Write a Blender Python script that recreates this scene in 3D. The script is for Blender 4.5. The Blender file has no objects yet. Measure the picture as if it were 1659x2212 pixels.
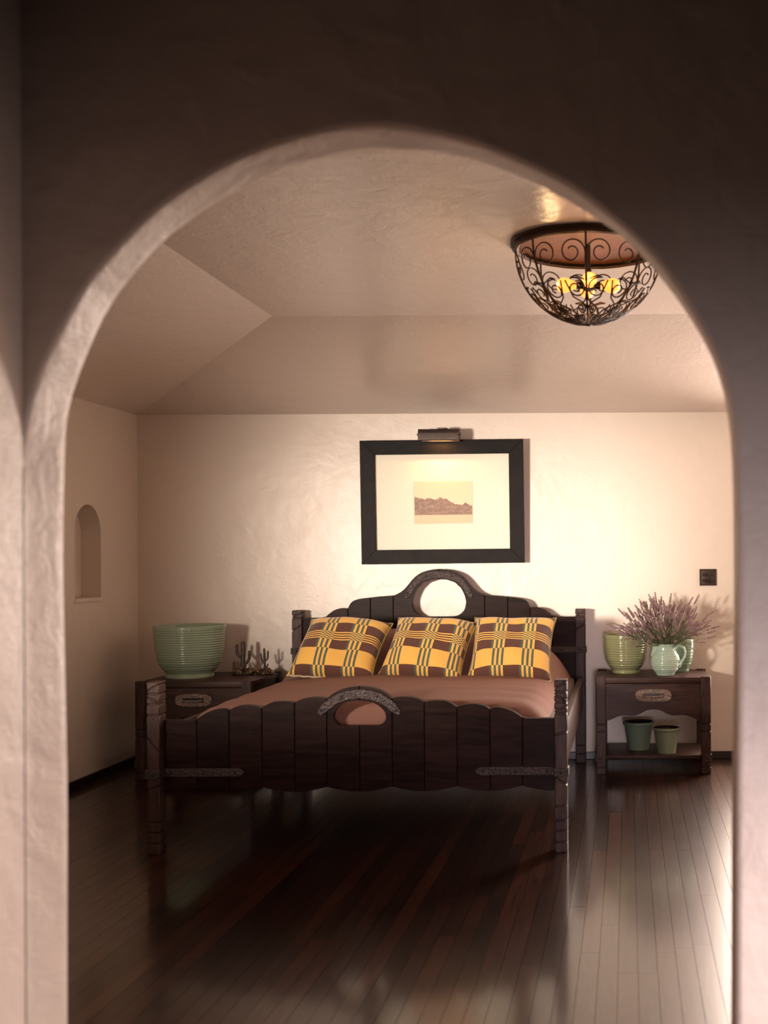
import bpy, bmesh, math, random
from mathutils import Vector, Matrix
random.seed(7)
R = math.radians
scene = bpy.context.scene
col = scene.collection

# ------------------------------------------------------------------ camera, light, exposure
F, VX, VY, CH = 2560.0, 1356.0, 1198.0, 1.206      # focal length (px), principal point, camera height
ROLL = R(0.30)
cam = bpy.data.cameras.new('camera')
cam.sensor_fit = 'HORIZONTAL'; cam.sensor_width = 36.0; cam.lens = F / 1659 * 36.0
cam.shift_x = -(VX - 829.5) / 1659; cam.shift_y = (VY - 1106) / 1659
cam.clip_start = 0.05
cam.dof.use_dof = True; cam.dof.focus_distance = 5.9; cam.dof.aperture_fstop = 3.4
camo = bpy.data.objects.new('camera', cam); col.objects.link(camo)
camo.matrix_world = Matrix.Translation((0, 0, CH)) @ Matrix.Rotation(R(90), 4, 'X') @ Matrix.Rotation(-ROLL, 4, 'Z')
scene.camera = camo

world = bpy.data.worlds.new('World'); scene.world = world; world.use_nodes = True
world.node_tree.nodes['Background'].inputs[0].default_value = (0.75, 0.68, 0.62, 1)
world.node_tree.nodes['Background'].inputs[1].default_value = 0.02

def area(name, loc, target, sx, sy, power, color, spread=180):
    l = bpy.data.lights.new(name, 'AREA'); l.shape = 'RECTANGLE'; l.size = sx; l.size_y = sy
    l.energy = power; l.color = color; l.spread = R(spread)
    o = bpy.data.objects.new(name, l); col.objects.link(o)
    o.location = loc
    o.rotation_euler = (Vector(target) - Vector(loc)).to_track_quat('-Z', 'Z').to_euler()
    return o
# daylight through the three windows the camera does not see
area('daylight_front_window', (-2.90, 0.50, 1.22), (0.05, 7.0, 1.10), 0.62, 0.46, 64, (1.0, 0.85, 0.71), 52)
area('daylight_back_window', (1.05, 7.20, 1.15), (0.75, 4.0, 0.60), 0.84, 1.38, 145, (1.0, 0.81, 0.70), 150)
area('daylight_hall_window', (0.96, 1.70, 0.40), (-1.15, 2.05, 0.15), 0.5, 0.5, 7.5, (1.0, 0.82, 0.77), 96)
area('daylight_hall_end_window', (0.30, -1.62, 0.55), (0.05, 7.0, 0.38), 0.5, 0.55, 4.2, (1.0, 0.87, 0.93), 36)

vs = scene.view_settings
vs.view_transform = 'Standard'; vs.look = 'None'; vs.exposure = 0.0; vs.gamma = 1.0; vs.use_curve_mapping = False
scene.display_settings.display_device = 'sRGB'

# ------------------------------------------------------------------ helpers
def W(px, py, d):
    """photo pixel at depth d (metres in front of the lens) -> world X, Z"""
    dx, du = px - VX, VY - py
    x = dx * math.cos(ROLL) + du * math.sin(ROLL); u = -dx * math.sin(ROLL) + du * math.cos(ROLL)
    return x / F * d, CH + u / F * d

def shade(o, smooth=True, angle=35):
    me = o.data
    for p in me.polygons: p.use_smooth = smooth
    if smooth:
        bm = bmesh.new(); bm.from_mesh(me)
        for e in bm.edges:
            e.smooth = not (len(e.link_faces) == 2 and e.calc_face_angle(0) > R(angle))
        bm.to_mesh(me); bm.free()

def obj(name, bm, mat, parent=None, smooth=True, angle=21):
    me = bpy.data.meshes.new(name)
    if isinstance(bm, bmesh.types.BMesh):
        bmesh.ops.recalc_face_normals(bm, faces=bm.faces)
        bm.to_mesh(me); bm.free()
    me.materials.append(mat)
    o = bpy.data.objects.new(name, me); col.objects.link(o)
    shade(o, smooth, angle)
    if parent is not None: attach(o, parent)
    return o

def attach(o, parent):
    o.parent = parent
    p = parent
    M = Matrix.Identity(4)
    while p is not None:
        M = p.matrix_basis @ Matrix.Identity(4) if p.parent is None else M
        p = p.parent
    # part meshes are written in world coordinates: undo the thing's own transform
    root = parent
    while root.parent is not None: root = root.parent
    if parent is root:
        o.matrix_parent_inverse = root.matrix_basis.inverted()

def local(name, bm, mat, parent, smooth=True, angle=21):
    o = obj(name, bm, mat, None, smooth, angle); o.parent = parent
    return o

def inst(src, name, parent, loc=(0, 0, 0), rot=(0, 0, 0), scale=(1, 1, 1)):
    o = bpy.data.objects.new(name, src if isinstance(src, bpy.types.Mesh) else src.data); col.objects.link(o)
    o.parent = parent; o.location = loc; o.rotation_euler = rot; o.scale = scale
    return o

def thing(name, label, cat, loc=(0, 0, 0), rotz=0, group=None):
    o = bpy.data.objects.new(name, None); col.objects.link(o)
    o.empty_display_size = 0.05
    o.location = loc; o.rotation_euler = (0, 0, rotz)
    o['label'] = label; o['category'] = cat
    if group: o['group'] = group
    return o

def struct(name, bm, mat, label=None, parent=None, smooth=False, angle=35):
    o = obj(name, bm, mat, parent, smooth, angle)
    if parent is None:
        o['kind'] = 'structure'
        if label: o['label'] = label
    return o

def bx(bm, x0, x1, y0, y1, z0, z1, bev=0, seg=2):
    vs_ = [bm.verts.new(p) for p in ((x0,y0,z0),(x1,y0,z0),(x1,y1,z0),(x0,y1,z0),(x0,y0,z1),(x1,y0,z1),(x1,y1,z1),(x0,y1,z1))]
    fs = [bm.faces.new([vs_[i] for i in f]) for f in ((0,3,2,1),(4,5,6,7),(0,1,5,4),(1,2,6,5),(2,3,7,6),(3,0,4,7))]
    if bev:
        es = list({e for f in fs for e in f.edges})
        bmesh.ops.bevel(bm, geom=es, offset=bev, segments=seg, affect='EDGES', profile=0.6)

def box(*a, **k):
    bm = bmesh.new(); bx(bm, *a, **k); return bm

def clean(pts, eps=1e-5):
    out = []
    for p in pts:
        if not out or (abs(p[0]-out[-1][0]) + abs(p[1]-out[-1][1])) > eps: out.append(p)
    if (abs(out[0][0]-out[-1][0]) + abs(out[0][1]-out[-1][1])) <= eps: out.pop()
    return out

def prism(bm, pts, y0, y1, bev=0.0, seg=2):
    """outline in X-Z, extruded from y0 (front) to y1, perimeter rounded"""
    pts = clean(pts)
    a = [bm.verts.new((x, y0, z)) for x, z in pts]
    b = [bm.verts.new((x, y1, z)) for x, z in pts]
    n = len(pts)
    f0 = bm.faces.new(a); f1 = bm.faces.new(list(reversed(b)))
    for i in range(n):
        j = (i + 1) % n
        bm.faces.new((a[j], a[i], b[i], b[j]))
    if bev:
        bmesh.ops.bevel(bm, geom=list(f0.edges) + list(f1.edges), offset=bev, segments=seg, affect='EDGES', profile=0.5, clamp_overlap=True)

def mirror_pts(pts, xc):
    return [(2 * xc - x, z) for x, z in reversed(pts)]

def lathe(bm, prof, seg=48, cap0=True, cap1=False, c=(0, 0, 0)):
    """profile [(r, z)...] turned about Z"""
    rings = []
    for r, z in prof:
        rings.append([bm.verts.new((c[0] + r * math.cos(2*math.pi*i/seg), c[1] + r * math.sin(2*math.pi*i/seg), c[2] + z)) for i in range(seg)])
    for a, b in zip(rings, rings[1:]):
        for i in range(seg):
            j = (i + 1) % seg
            bm.faces.new((a[i], a[j], b[j], b[i]))
    if cap0: bm.faces.new(list(reversed(rings[0])))
    if cap1: bm.faces.new(rings[-1])

def tube(bm, path, rad, seg=8, closed=False, cap=True):
    """round bar along path; rad a number or a list"""
    path = [Vector(p) for p in path]; n = len(path)
    rr = rad if isinstance(rad, (list, tuple)) else [rad] * n
    rings = []; up = None
    for i, p in enumerate(path):
        if closed: t = path[(i+1) % n] - path[i-1]
        else: t = path[min(i+1, n-1)] - path[max(i-1, 0)]
        if t.length < 1e-9: t = Vector((0, 0, 1))
        t.normalize()
        if up is None:
            up = Vector((0, 0, 1)) if abs(t.z) < 0.9 else Vector((1, 0, 0))
        s = t.cross(up)
        if s.length < 1e-6: s = t.orthogonal()
        s.normalize(); up = s.cross(t).normalized()
        rings.append([bm.verts.new(p + rr[i] * (math.cos(2*math.pi*k/seg) * s + math.sin(2*math.pi*k/seg) * up)) for k in range(seg)])
    m = n if closed else n - 1
    for i in range(m):
        a, b = rings[i], rings[(i+1) % n]
        for k in range(seg):
            j = (k + 1) % seg
            bm.faces.new((a[k], a[j], b[j], b[k]))
    if cap and not closed:
        bm.faces.new(list(reversed(rings[0]))); bm.faces.new(rings[-1])

def ball(bm, c, r, u=10, v=6, sc=(1, 1, 1)):
    bmesh.ops.create_uvsphere(bm, u_segments=u, v_segments=v, radius=r, matrix=Matrix.Translation(c) @ Matrix.Diagonal((*sc, 1)))

def resample(pts, n):
    d = [0]
    for a, b in zip(pts, pts[1:]): d.append(d[-1] + math.hypot(b[0]-a[0], b[1]-a[1]))
    out = []; k = 0
    # Catmull-Rom through the points, sampled by length
    for i in range(n):
        s = d[-1] * i / (n - 1)
        while k < len(pts) - 2 and d[k+1] < s: k += 1
        t = (s - d[k]) / max(1e-9, d[k+1] - d[k])
        p0 = pts[max(k-1, 0)]; p1 = pts[k]; p2 = pts[k+1]; p3 = pts[min(k+2, len(pts)-1)]
        out.append(tuple(0.5*((2*p1[q]) + (-p0[q]+p2[q])*t + (2*p0[q]-5*p1[q]+4*p2[q]-p3[q])*t*t + (-p0[q]+3*p1[q]-3*p2[q]+p3[q])*t**3) for q in (0, 1)))
    return out

# ------------------------------------------------------------------ materials
class NT:
    def __init__(self, name):
        self.m = bpy.data.materials.new(name); self.m.use_nodes = True
        self.t = self.m.node_tree; self.b = self.t.nodes['Principled BSDF']
    def n(self, typ, **kw):
        nd = self.t.nodes.new(typ)
        for k, v in kw.items(): setattr(nd, k, v)
        return nd
    def l(self, a, b): self.t.links.new(a, b)
    def set(self, nd, i, v):
        if hasattr(v, 'is_linked') or isinstance(v, bpy.types.NodeSocket): self.l(v, nd.inputs[i])
        else: nd.inputs[i].default_value = v
    def math(self, op, a, b=0.0, c=None):
        nd = self.n('ShaderNodeMath', operation=op)
        self.set(nd, 0, a); self.set(nd, 1, b)
        if c is not None: self.set(nd, 2, c)
        return nd.outputs[0]
    def mix(self, f, a, b):
        nd = self.n('ShaderNodeMix', data_type='RGBA')
        self.set(nd, 0, f); self.set(nd, 6, a); self.set(nd, 7, b)
        return nd.outputs[2]
    def coord(self, kind='Object', scale=(1, 1, 1), off=None):
        tc = self.n('ShaderNodeTexCoord'); mp = self.n('ShaderNodeMapping')
        self.l(tc.outputs[kind], mp.inputs[0]); mp.inputs['Scale'].default_value = scale
        if off is not None: self.l(off, mp.inputs['Location'])
        return mp.outputs[0]
    def noise(self, vec, scale, detail=3, rough=0.5, dist=0.0):
        nd = self.n('ShaderNodeTexNoise'); self.l(vec, nd.inputs['Vector'])
        nd.inputs['Scale'].default_value = scale; nd.inputs['Detail'].default_value = detail
        nd.inputs['Roughness'].default_value = rough; nd.inputs['Distortion'].default_value = dist
        return nd.outputs[0]
    def ramp(self, f, stops):
        nd = self.n('ShaderNodeValToRGB'); self.l(f, nd.inputs[0])
        el = nd.color_ramp.elements
        while len(el) < len(stops): el.new(0.5)
        for e, (p, c) in zip(el, stops):
            e.position = p; e.color = (*c, 1) if len(c) == 3 else c
        return nd.outputs[0]
    def bump(self, h, strength, dist=0.01, normal=None):
        nd = self.n('ShaderNodeBump'); nd.inputs['Strength'].default_value = strength; nd.inputs['Distance'].default_value = dist
        self.l(h, nd.inputs['Height'])
        if normal is not None: self.l(normal, nd.inputs['Normal'])
        return nd.outputs[0]
    def out(self, color=None, rough=None, normal=None, metal=None, **kw):
        if color is not None: self.set(self.b, 'Base Color', color if not isinstance(color, tuple) else (*color[:3], 1))
        if rough is not None: self.set(self.b, 'Roughness', rough)
        if normal is not None: self.l(normal, self.b.inputs['Normal'])
        if metal is not None: self.b.inputs['Metallic'].default_value = metal
        for k, v in kw.items(): self.set(self.b, k, v)
        return self.m

def plaster(name, colr, rough, big, fine, spec=0.5):
    t = NT(name); v = t.coord()
    a = t.noise(v, 2.2, 3, 0.55, 0.4)
    b = t.noise(v, 11, 5, 0.6, 0.8)
    vs2 = t.coord('Object', (1.0, 1.0, 2.4))
    c = t.noise(vs2, 42, 3, 0.6, 1.5)
    tro = t.ramp(t.noise(vs2, 16, 4, 0.65, 2.2), [(0.50, (0, 0, 0)), (0.56, (1, 1, 1))])
    n1 = t.bump(a, big, 0.05)
    n2 = t.bump(b, fine, 0.012, n1)
    n3 = t.bump(c, fine * 0.7, 0.003, n2)
    n4 = t.bump(tro, fine * 0.35, 0.003, n3)
    c2 = tuple(x * 0.93 for x in colr)
    return t.out(t.mix(b, (*colr, 1), (*c2, 1)), rough, n4, **{'Specular IOR Level': spec})
M_WALL = plaster('cream_plaster', (0.80, 0.70, 0.615), 0.36, 0.25, 0.14)
M_CEIL = plaster('satin_ceiling_plaster', (0.72, 0.62, 0.555), 0.25, 0.12, 0.26, 0.55)
M_ARCH = plaster('rough_arch_plaster', (0.74, 0.61, 0.53), 0.45, 0.35, 0.45)

def wood(name, dark, light, rough, scale, grain=(1, 1, 1), coat=0.0, seedvar=True, bumpv=0.12, spec=0.5, tint=(1, 1, 1), var=(0.7, 0.65)):
    t = NT(name)
    oi = t.n('ShaderNodeObjectInfo')
    off = t.n('ShaderNodeCombineXYZ')
    if seedvar:
        r = t.math('MULTIPLY', oi.outputs['Random'], 40.0)
        for k in range(3): t.l(r, off.inputs[k])
    v = t.coord('Object', grain, off.outputs[0])
    a = t.noise(v, scale, 5, 0.6, 1.6)
    b = t.noise(v, scale * 6, 3, 0.6, 0.3)
    f = t.math('ADD', t.math('MULTIPLY', a, 0.7), t.math('MULTIPLY', b, 0.3))
    f2 = t.ramp(f, [(0.36, dark), (0.64, light)])
    if seedvar:
        var = t.math('MULTIPLY_ADD', oi.outputs['Random'], *var)
        hs = t.n('ShaderNodeHueSaturation'); t.l(f2, hs.inputs['Color']); t.l(var, hs.inputs['Value'])
        f2 = hs.outputs[0]
    rg = t.math('MULTIPLY_ADD', b, 0.12, rough - 0.06)
    return t.out(f2, rg, t.bump(f, bumpv, 0.003), **{'Specular Tint': (*tint, 1), 'Specular IOR Level': spec, 'Coat Weight': coat, 'Coat Roughness': 0.12})
M_BED = wood('dark_stained_wood', (0.008, 0.0030, 0.0026), (0.028, 0.0125, 0.0105), 0.40, 3.0, (0.7, 4, 7), spec=0.06, var=(0.4, 0.8))
M_POST = wood('dark_carved_wood', (0.022, 0.0105, 0.009), (0.080, 0.044, 0.038), 0.42, 4.0, (6, 6, 0.8), spec=0.18, var=(0.2, 0.9))
M_STAND = wood('walnut_stained_wood', (0.020, 0.009, 0.007), (0.075, 0.036, 0.026), 0.42, 3.0, (0.8, 5, 7), spec=0.18, var=(0.3, 0.85))
M_FRAME = wood('black_oak', (0.003, 0.002, 0.0018), (0.010, 0.006, 0.005), 0.5, 3.0, (2, 4, 2), bumpv=0.35, spec=0.1)
M_FLOOR = wood('polished_dark_oak', (0.008, 0.0022, 0.0013), (0.036, 0.010, 0.0048), 0.33, 5.0, (9, 0.6, 1), coat=0.75, bumpv=0.06, spec=0.26, tint=(1, 0.72, 0.58), var=(1.5, 0.3))
M_BASE = wood('baseboard_wood', (0.008, 0.004, 0.004), (0.02, 0.010, 0.009), 0.35, 3.0, (1, 1, 8), seedvar=False)

def metal(name, c, rough, metalness, vor=60, st=0.6, dist=0.004):
    t = NT(name); v = t.coord()
    nd = t.n('ShaderNodeTexVoronoi'); t.l(v, nd.inputs['Vector']); nd.inputs['Scale'].default_value = vor
    n = t.noise(v, 30, 4)
    colr = t.mix(n, (*[x * 0.6 for x in c], 1), (*[min(1, x * 1.35) for x in c], 1))
    return t.out(colr, rough, t.bump(nd.outputs['Distance'], st, dist), metalness)
M_IRON = metal('hammered_iron', (0.058, 0.042, 0.040), 0.5, 0.3, 120, 0.9, 0.004)
M_RIVET = metal('rivet_iron', (0.03, 0.025, 0.028), 0.3, 0.7, 60, 0.1, 0.001)
M_HANDLE = metal('hammered_pewter', (0.27, 0.20, 0.17), 0.42, 0.6, 130, 0.9, 0.005)
M_BRONZE = metal('dark_bronze', (0.060, 0.042, 0.034), 0.45, 0.6, 160, 0.15, 0.002)
M_RUST = metal('rusty_wrought_iron', (0.060, 0.030, 0.016), 0.55, 0.4, 90, 0.3)
M_CACTUS = metal('patina_bronze', (0.085, 0.062, 0.046), 0.5, 0.4, 120, 0.6)
M_GOLD = metal('gilded_bronze_rock', (0.15, 0.092, 0.052), 0.32, 0.7, 120, 0.9)

def glaze(name, c, c2, rough=0.14):
    t = NT(name); v = t.coord()
    n = t.noise(v, 9, 4, 0.6)
    return t.out(t.mix(n, (*c, 1), (*c2, 1)), rough, t.bump(t.noise(v, 60, 2), 0.03, 0.004), **{'Specular IOR Level': 0.6})
M_POTA = glaze('sage_glaze', (0.25, 0.32, 0.225), (0.28, 0.36, 0.25), 0.16)
M_POTB = glaze('olive_green_glaze', (0.20, 0.205, 0.10), (0.24, 0.245, 0.13))
M_POTC = glaze('grey_green_glaze', (0.17, 0.25, 0.17), (0.21, 0.29, 0.20))
M_POTD = glaze('blue_green_glaze', (0.18, 0.25, 0.195), (0.21, 0.29, 0.22))
M_POTE = glaze('soft_green_glaze', (0.23, 0.28, 0.19), (0.26, 0.32, 0.22))
M_JUG = glaze('pale_celadon_glaze', (0.36, 0.49, 0.40), (0.42, 0.54, 0.44))
M_POTIN = glaze('brown_inner_glaze', (0.05, 0.04, 0.025), (0.08, 0.06, 0.035))

def cloth(name, c, c2, bumpv=0.25, rough=0.85, sheen=0.3):
    t = NT(name); v = t.coord()
    n = t.noise(v, 260, 2); w = t.noise(t.coord('Object', (1.0, 3.0, 3.0)), 5.0, 3, 0.55, 0.8)
    nb = t.bump(n, bumpv, 0.002, t.bump(w, 0.25, 0.02))
    return t.out(t.mix(w, (*c, 1), (*c2, 1)), rough, nb, **{'Sheen Weight': sheen, 'Sheen Roughness': 0.4})
M_SPREAD = cloth('brown_bedspread_cloth', (0.225, 0.105, 0.076), (0.265, 0.128, 0.094), sheen=0.0)
M_MATT = cloth('mattress_ticking', (0.10, 0.05, 0.04), (0.12, 0.06, 0.045))
M_STEM = cloth('grey_green_stem', (0.10, 0.115, 0.055), (0.17, 0.17, 0.09), 0, 0.7, 0)
M_FLOWER = cloth('dried_lavender', (0.22, 0.135, 0.14), (0.36, 0.235, 0.24), 0.3, 0.8, 0.2)
M_PIPE = cloth('olive_yellow_cord', (0.34, 0.24, 0.06), (0.20, 0.18, 0.06), 0.2, 0.8, 0.1)
M_FRINGE = cloth('raw_cream_seam', (0.55, 0.45, 0.30), (0.40, 0.30, 0.18), 0.2, 0.85, 0.1)
M_MAT = cloth('ivory_mat_board', (0.80, 0.75, 0.63), (0.82, 0.77, 0.65), 0.03, 0.8, 0)
M_MATEDGE = cloth('bevelled_mat_edge', (0.85, 0.66, 0.52), (0.85, 0.66, 0.52), 0, 0.8, 0)

def plaid():
    t = NT('woven_plaid')
    uv = t.n('ShaderNodeTexCoord').outputs['UV']
    sp = t.n('ShaderNodeSeparateXYZ'); t.l(uv, sp.inputs[0])
    wob = t.noise(uv, 30, 2)
    u = t.math('ADD', sp.outputs[0], t.math('MULTIPLY', t.math('SUBTRACT', wob, 0.5), 0.006))
    w = t.math('SUBTRACT', 1.0, sp.outputs[1])
    fu = t.math('FRACT', t.math('DIVIDE', u, 0.353))
    instr = t.math('LESS_THAN', fu, 0.46)
    par = None
    for b in (0.075, 0.235, 0.365, 0.525, 0.655, 0.895):
        s = t.math('GREATER_THAN', w, b)
        par = s if par is None else t.math('ADD', par, s)
    odd = t.math('MODULO', par, 2.0)
    inS = t.math('MULTIPLY', t.math('GREATER_THAN', w, 0.365), t.math('LESS_THAN', w, 0.525))
    hs = t.math('LESS_THAN', t.math('FRACT', t.math('MULTIPLY', t.math('SUBTRACT', w, 0.365), 4.5 / 0.16)), 0.52)
    brown = t.math('ADD', t.math('MULTIPLY', t.math('SUBTRACT', 1.0, odd), 1.0), t.math('MULTIPLY', inS, hs))
    brown = t.math('MINIMUM', brown, 1.0)
    st = t.math('LESS_THAN', t.math('FRACT', t.math('ADD', t.math('MULTIPLY', fu, 3 / 0.46), t.math('MULTIPLY', odd, 0.5))), 0.5)
    x = t.math('ABSOLUTE', t.math('SUBTRACT', st, hs))
    green = t.math('ADD', t.math('MULTIPLY', st, t.math('SUBTRACT', 1.0, inS)), t.math('MULTIPLY', x, inS))
    Y, B, G = (0.72, 0.40, 0.075, 1), (0.085, 0.026, 0.014, 1), (0.070, 0.090, 0.062, 1)
    fuzz = t.noise(uv, 160, 2)
    Yv = t.mix(fuzz, (0.62, 0.33, 0.055, 1), (0.80, 0.46, 0.10, 1))
    solid = t.mix(brown, Yv, B); strp = t.mix(green, Yv, G)
    c = t.mix(instr, solid, strp)
    return t.out(c, 0.85, t.bump(fuzz, 0.4, 0.002), **{'Sheen Weight': 0.25})
M_PLAID = plaid()

def emit(name, c, strength):
    t = NT(name); return t.out(c, 0.3, **{'Emission Color': (*c, 1), 'Emission Strength': strength})
M_BULB = emit('glowing_bulb_glass', (1.0, 0.29, 0.05), 2.4)
M_PAN = metal('amber_copper_pan', (0.13, 0.040, 0.010), 0.6, 0.0, 20, 0.1)

def pane_mat():
    t = NT('window_glass'); out = t.t.nodes['Material Output']
    tr = t.n('ShaderNodeBsdfTransparent'); gl = t.n('ShaderNodeBsdfGlossy'); gl.inputs['Roughness'].default_value = 0.02
    mx = t.n('ShaderNodeMixShader'); mx.inputs[0].default_value = 0.06
    t.l(tr.outputs[0], mx.inputs[1]); t.l(gl.outputs[0], mx.inputs[2]); t.l(mx.outputs[0], out.inputs[0])
    return t.m
M_PANE = pane_mat()
M_WFRAME = cloth('painted_window_wood', (0.55, 0.48, 0.40), (0.58, 0.50, 0.42), 0.02, 0.45, 0)

# ------------------------------------------------------------------ room shell
YB, XL, XR, YF0, YF1 = 7.0, -2.894, 2.0, 2.25, 2.385      # back wall, left wall, right wall, arch wall faces
ZW, ZC = 2.045, 2.37
HX0, HX1 = -1.148, 1.05                                    # hallway walls

# floor slab and boards
fl = struct('floor', box(-3.05, 2.2, -1.7, 7.12, -0.08, -0.0145), M_BASE, 'dark polished narrow-board oak floor')
BW = 0.0572
rest = bmesh.new()
def board(bm, x, y0, y1): bx(bm, x + 0.0006, x + BW - 0.0006, y0 + 0.0004, y1 - 0.0004, -0.0145, 0.0)
board_mesh = {}
nx = int(math.ceil((1.9 - XL) / BW)); count = 0
for i in range(nx):
    x = XL + i * BW
    cuts = [2.95]; y = 2.95 + random.uniform(0.4, 1.3)
    while y < YB - 0.35:
        cuts.append(y); y += random.uniform(1.15, 1.9)
    cuts.append(YB)
    for a, b in zip(cuts, cuts[1:]):
        if x < 0.72:
            L = round((b - a) * 20) / 20
            if L not in board_mesh:
                bmb = bmesh.new(); bx(bmb, 0.0006, BW - 0.0006, 0.0004, 0.9996, -0.0145, 0.0)
                me = bpy.data.meshes.new('plank'); bmb.to_mesh(me); bmb.free(); me.materials.append(M_FLOOR)
                board_mesh[L] = me
            o = bpy.data.objects.new('plank', board_mesh[L]); col.objects.link(o)
            o.parent = fl; o.location = (x, a, 0); o.scale = (1, (b - a), 1); o.rotation_euler = (0, R(random.uniform(-0.14, 0.14)), 0); count += 1
        else: board(rest, x, a, b)
    board(rest, x, 1.2, 2.95); board(rest, x, -1.6, 1.2)
ro = obj('plank_field', rest, M_FLOOR, None, False); ro.parent = fl; ro['kind'] = 'stuff'

def wall_with_hole(bm, ax, p0, p1, a0, a1, z0, z1, h):
    """slab normal to axis ax between p0..p1 spanning a0..a1, z0..z1 with rectangular hole h=(a,b,za,zb)"""
    parts = [(a0, h[0], z0, z1), (h[1], a1, z0, z1), (h[0], h[1], z0, h[2]), (h[0], h[1], h[3], z1)]
    for a, b, c, d in parts:
        if b - a < 1e-4 or d - c < 1e-4: continue
        if ax == 'y': bx(bm, a, b, p0, p1, c, d)
        else: bx(bm, p0, p1, a, b, c, d)

BWIN = (0.63, 1.47, 0.46, 1.86)
bm = bmesh.new(); wall_with_hole(bm, 'y', YB, YB + 0.14, XL - 0.14, XR + 0.12, -0.02, ZW, BWIN)
struct('wall_back', bm, M_WALL, 'cream troweled plaster wall behind the bed')

# left wall with the arched niche
ny0, ny1, nz0, nzs = 6.20, 6.51, 0.985, 1.335
nyc, nr = (ny0 + ny1) / 2, (ny1 - ny0) / 2
bm = bmesh.new()
def quad(bm, pts): return bm.faces.new([bm.verts.new(p) for p in pts])
quad(bm, [(XL, YF1, -0.02), (XL, ny0, -0.02), (XL, ny0, ZW), (XL, YF1, ZW)])
quad(bm, [(XL, ny1, -0.02), (XL, YB, -0.02), (XL, YB, ZW), (XL, ny1, ZW)])
quad(bm, [(XL, ny0, -0.02), (XL, ny1, -0.02), (XL, ny1, nz0), (XL, ny0, nz0)])
arc = [(nyc + nr * math.cos(math.pi * k / 24), nzs + nr * math.sin(math.pi * k / 24)) for k in range(25)]
quad(bm, [(XL, ny0, nzs)] + [(XL, ny0, ZW), (XL, ny1, ZW)] + [(XL, y, z) for y, z in arc[:-1]])
prof = [(ny1, nz0)] + arc + [(ny0, nz0)]
D = 0.11
for a, b in zip(prof, prof[1:] + prof[:1]):
    quad(bm, [(XL, *a), (XL, *b), (XL - D, *b), (XL - D, *a)])
quad(bm, [(XL - D, y, z) for y, z in prof])
bx(bm, XL - 0.20, XL - 0.19, YF1, YB, -0.02, ZW)
bmesh.ops.remove_doubles(bm, verts=bm.verts, dist=1e-5)
struct('wall_left', bm, M_WALL, 'cream plaster wall with a small arched niche')
bm = bmesh.new(); bx(bm, XL - D + 0.002, XL + 0.006, ny0 - 0.004, ny1 + 0.004, nz0 - 0.022, nz0 + 0.004, 0.008)
struct('trim_1', bm, M_WALL, 'rounded plaster sill of the wall niche', smooth=True)

struct('wall_right', box(XR, XR + 0.12, YF1, YB, -0.02, ZW), M_WALL, 'plain cream plaster wall of the bedroom')

# hipped ceiling: flat centre, sloping margins
fx0, fx1, fy0, fy1 = -1.717, XR - 1.0, 3.05, 5.74
bm = bmesh.new()
o4 = [(XL, YF1), (XR, YF1), (XR, YB), (XL, YB)]; i4 = [(fx0, fy0), (fx1, fy0), (fx1, fy1), (fx0, fy1)]
for k in range(4):
    j = (k + 1) % 4
    quad(bm, [(*o4[k], ZW), (*o4[j], ZW), (*i4[j], ZC), (*i4[k], ZC)])
quad(bm, [(*p, ZC) for p in i4])
bx(bm, XL - 0.14, XR + 0.12, YF1, YB + 0.14, ZC + 0.05, ZC + 0.1)
bmesh.ops.remove_doubles(bm, verts=bm.verts, dist=1e-5)
struct('ceiling', bm, M_CEIL, 'cream satin plaster ceiling with sloping margins')

# arch wall
backpx = [(150, 2420), (150, 2000), (150, 1700), (144, 1400), (141, 1200), (144, 1000), (150, 900), (172, 820), (200, 750), (235, 675), (280, 610), (350, 530), (425, 470), (500, 422), (600, 375), (700, 345), (775, 331), (830, 327), (930, 333), (1030, 352), (1130, 388), (1205, 425), (1280, 470), (1350, 520), (1420, 595), (1470, 660), (1520, 740), (1550, 810), (1570, 890), (1580, 1000), (1584, 1200), (1583, 1500), (1579, 1800), (1577, 2420)]
frontpx = [(49, 2560), (49, 2000), (49, 1700), (49, 1400), (49, 1200), (50, 1000), (60, 905), (82, 825), (112, 755), (146, 690), (192, 610), (252, 540), (340, 452), (418, 398), (500, 350), (600, 310), (700, 283), (780, 272), (840, 272), (930, 287), (1030, 312), (1130, 352), (1230, 402), (1308, 460), (1384, 525), (1436, 585), (1488, 660), (1538, 750), (1566, 820), (1582, 890), (1591, 1000), (1596, 1200), (1596, 1500), (1593, 1800), (1592, 2560)]
NA = 110
def loopW(px, d):
    pts = resample([W(x, y, d) for x, y in px], NA)
    pts = [(max(x, HX0), z) for x, z in pts]
    pts[0] = (pts[0][0], -0.02); pts[-1] = (pts[-1][0], -0.02)
    return pts
LF, LB = loopW(frontpx, YF0), loopW(backpx, YF1)
def outw(pts, r, lim=True):
    out = []
    for i, p in enumerate(pts):
        a, b = pts[max(i-1, 0)], pts[min(i+1, len(pts)-1)]
        tx, tz = b[0]-a[0], b[1]-a[1]; L = math.hypot(tx, tz) or 1
        q = (p[0] - tz / L * r, p[1] + tx / L * r)
        if i in (0, len(pts)-1): q = (q[0], -0.02)
        out.append((max(q[0], HX0) if lim else q[0], q[1]))
    return out
bm = bmesh.new()
rb = 0.012
rings = []
def ring(pts, y): rings.append([bm.verts.new((x, y, z)) for x, z in pts])
for k in range(5):                                   # rounded front arris
    a = math.pi / 2 * k / 4
    ring(outw(LF, rb * (1 - math.sin(a))), YF0 + rb * (1 - math.cos(a)))
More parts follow.
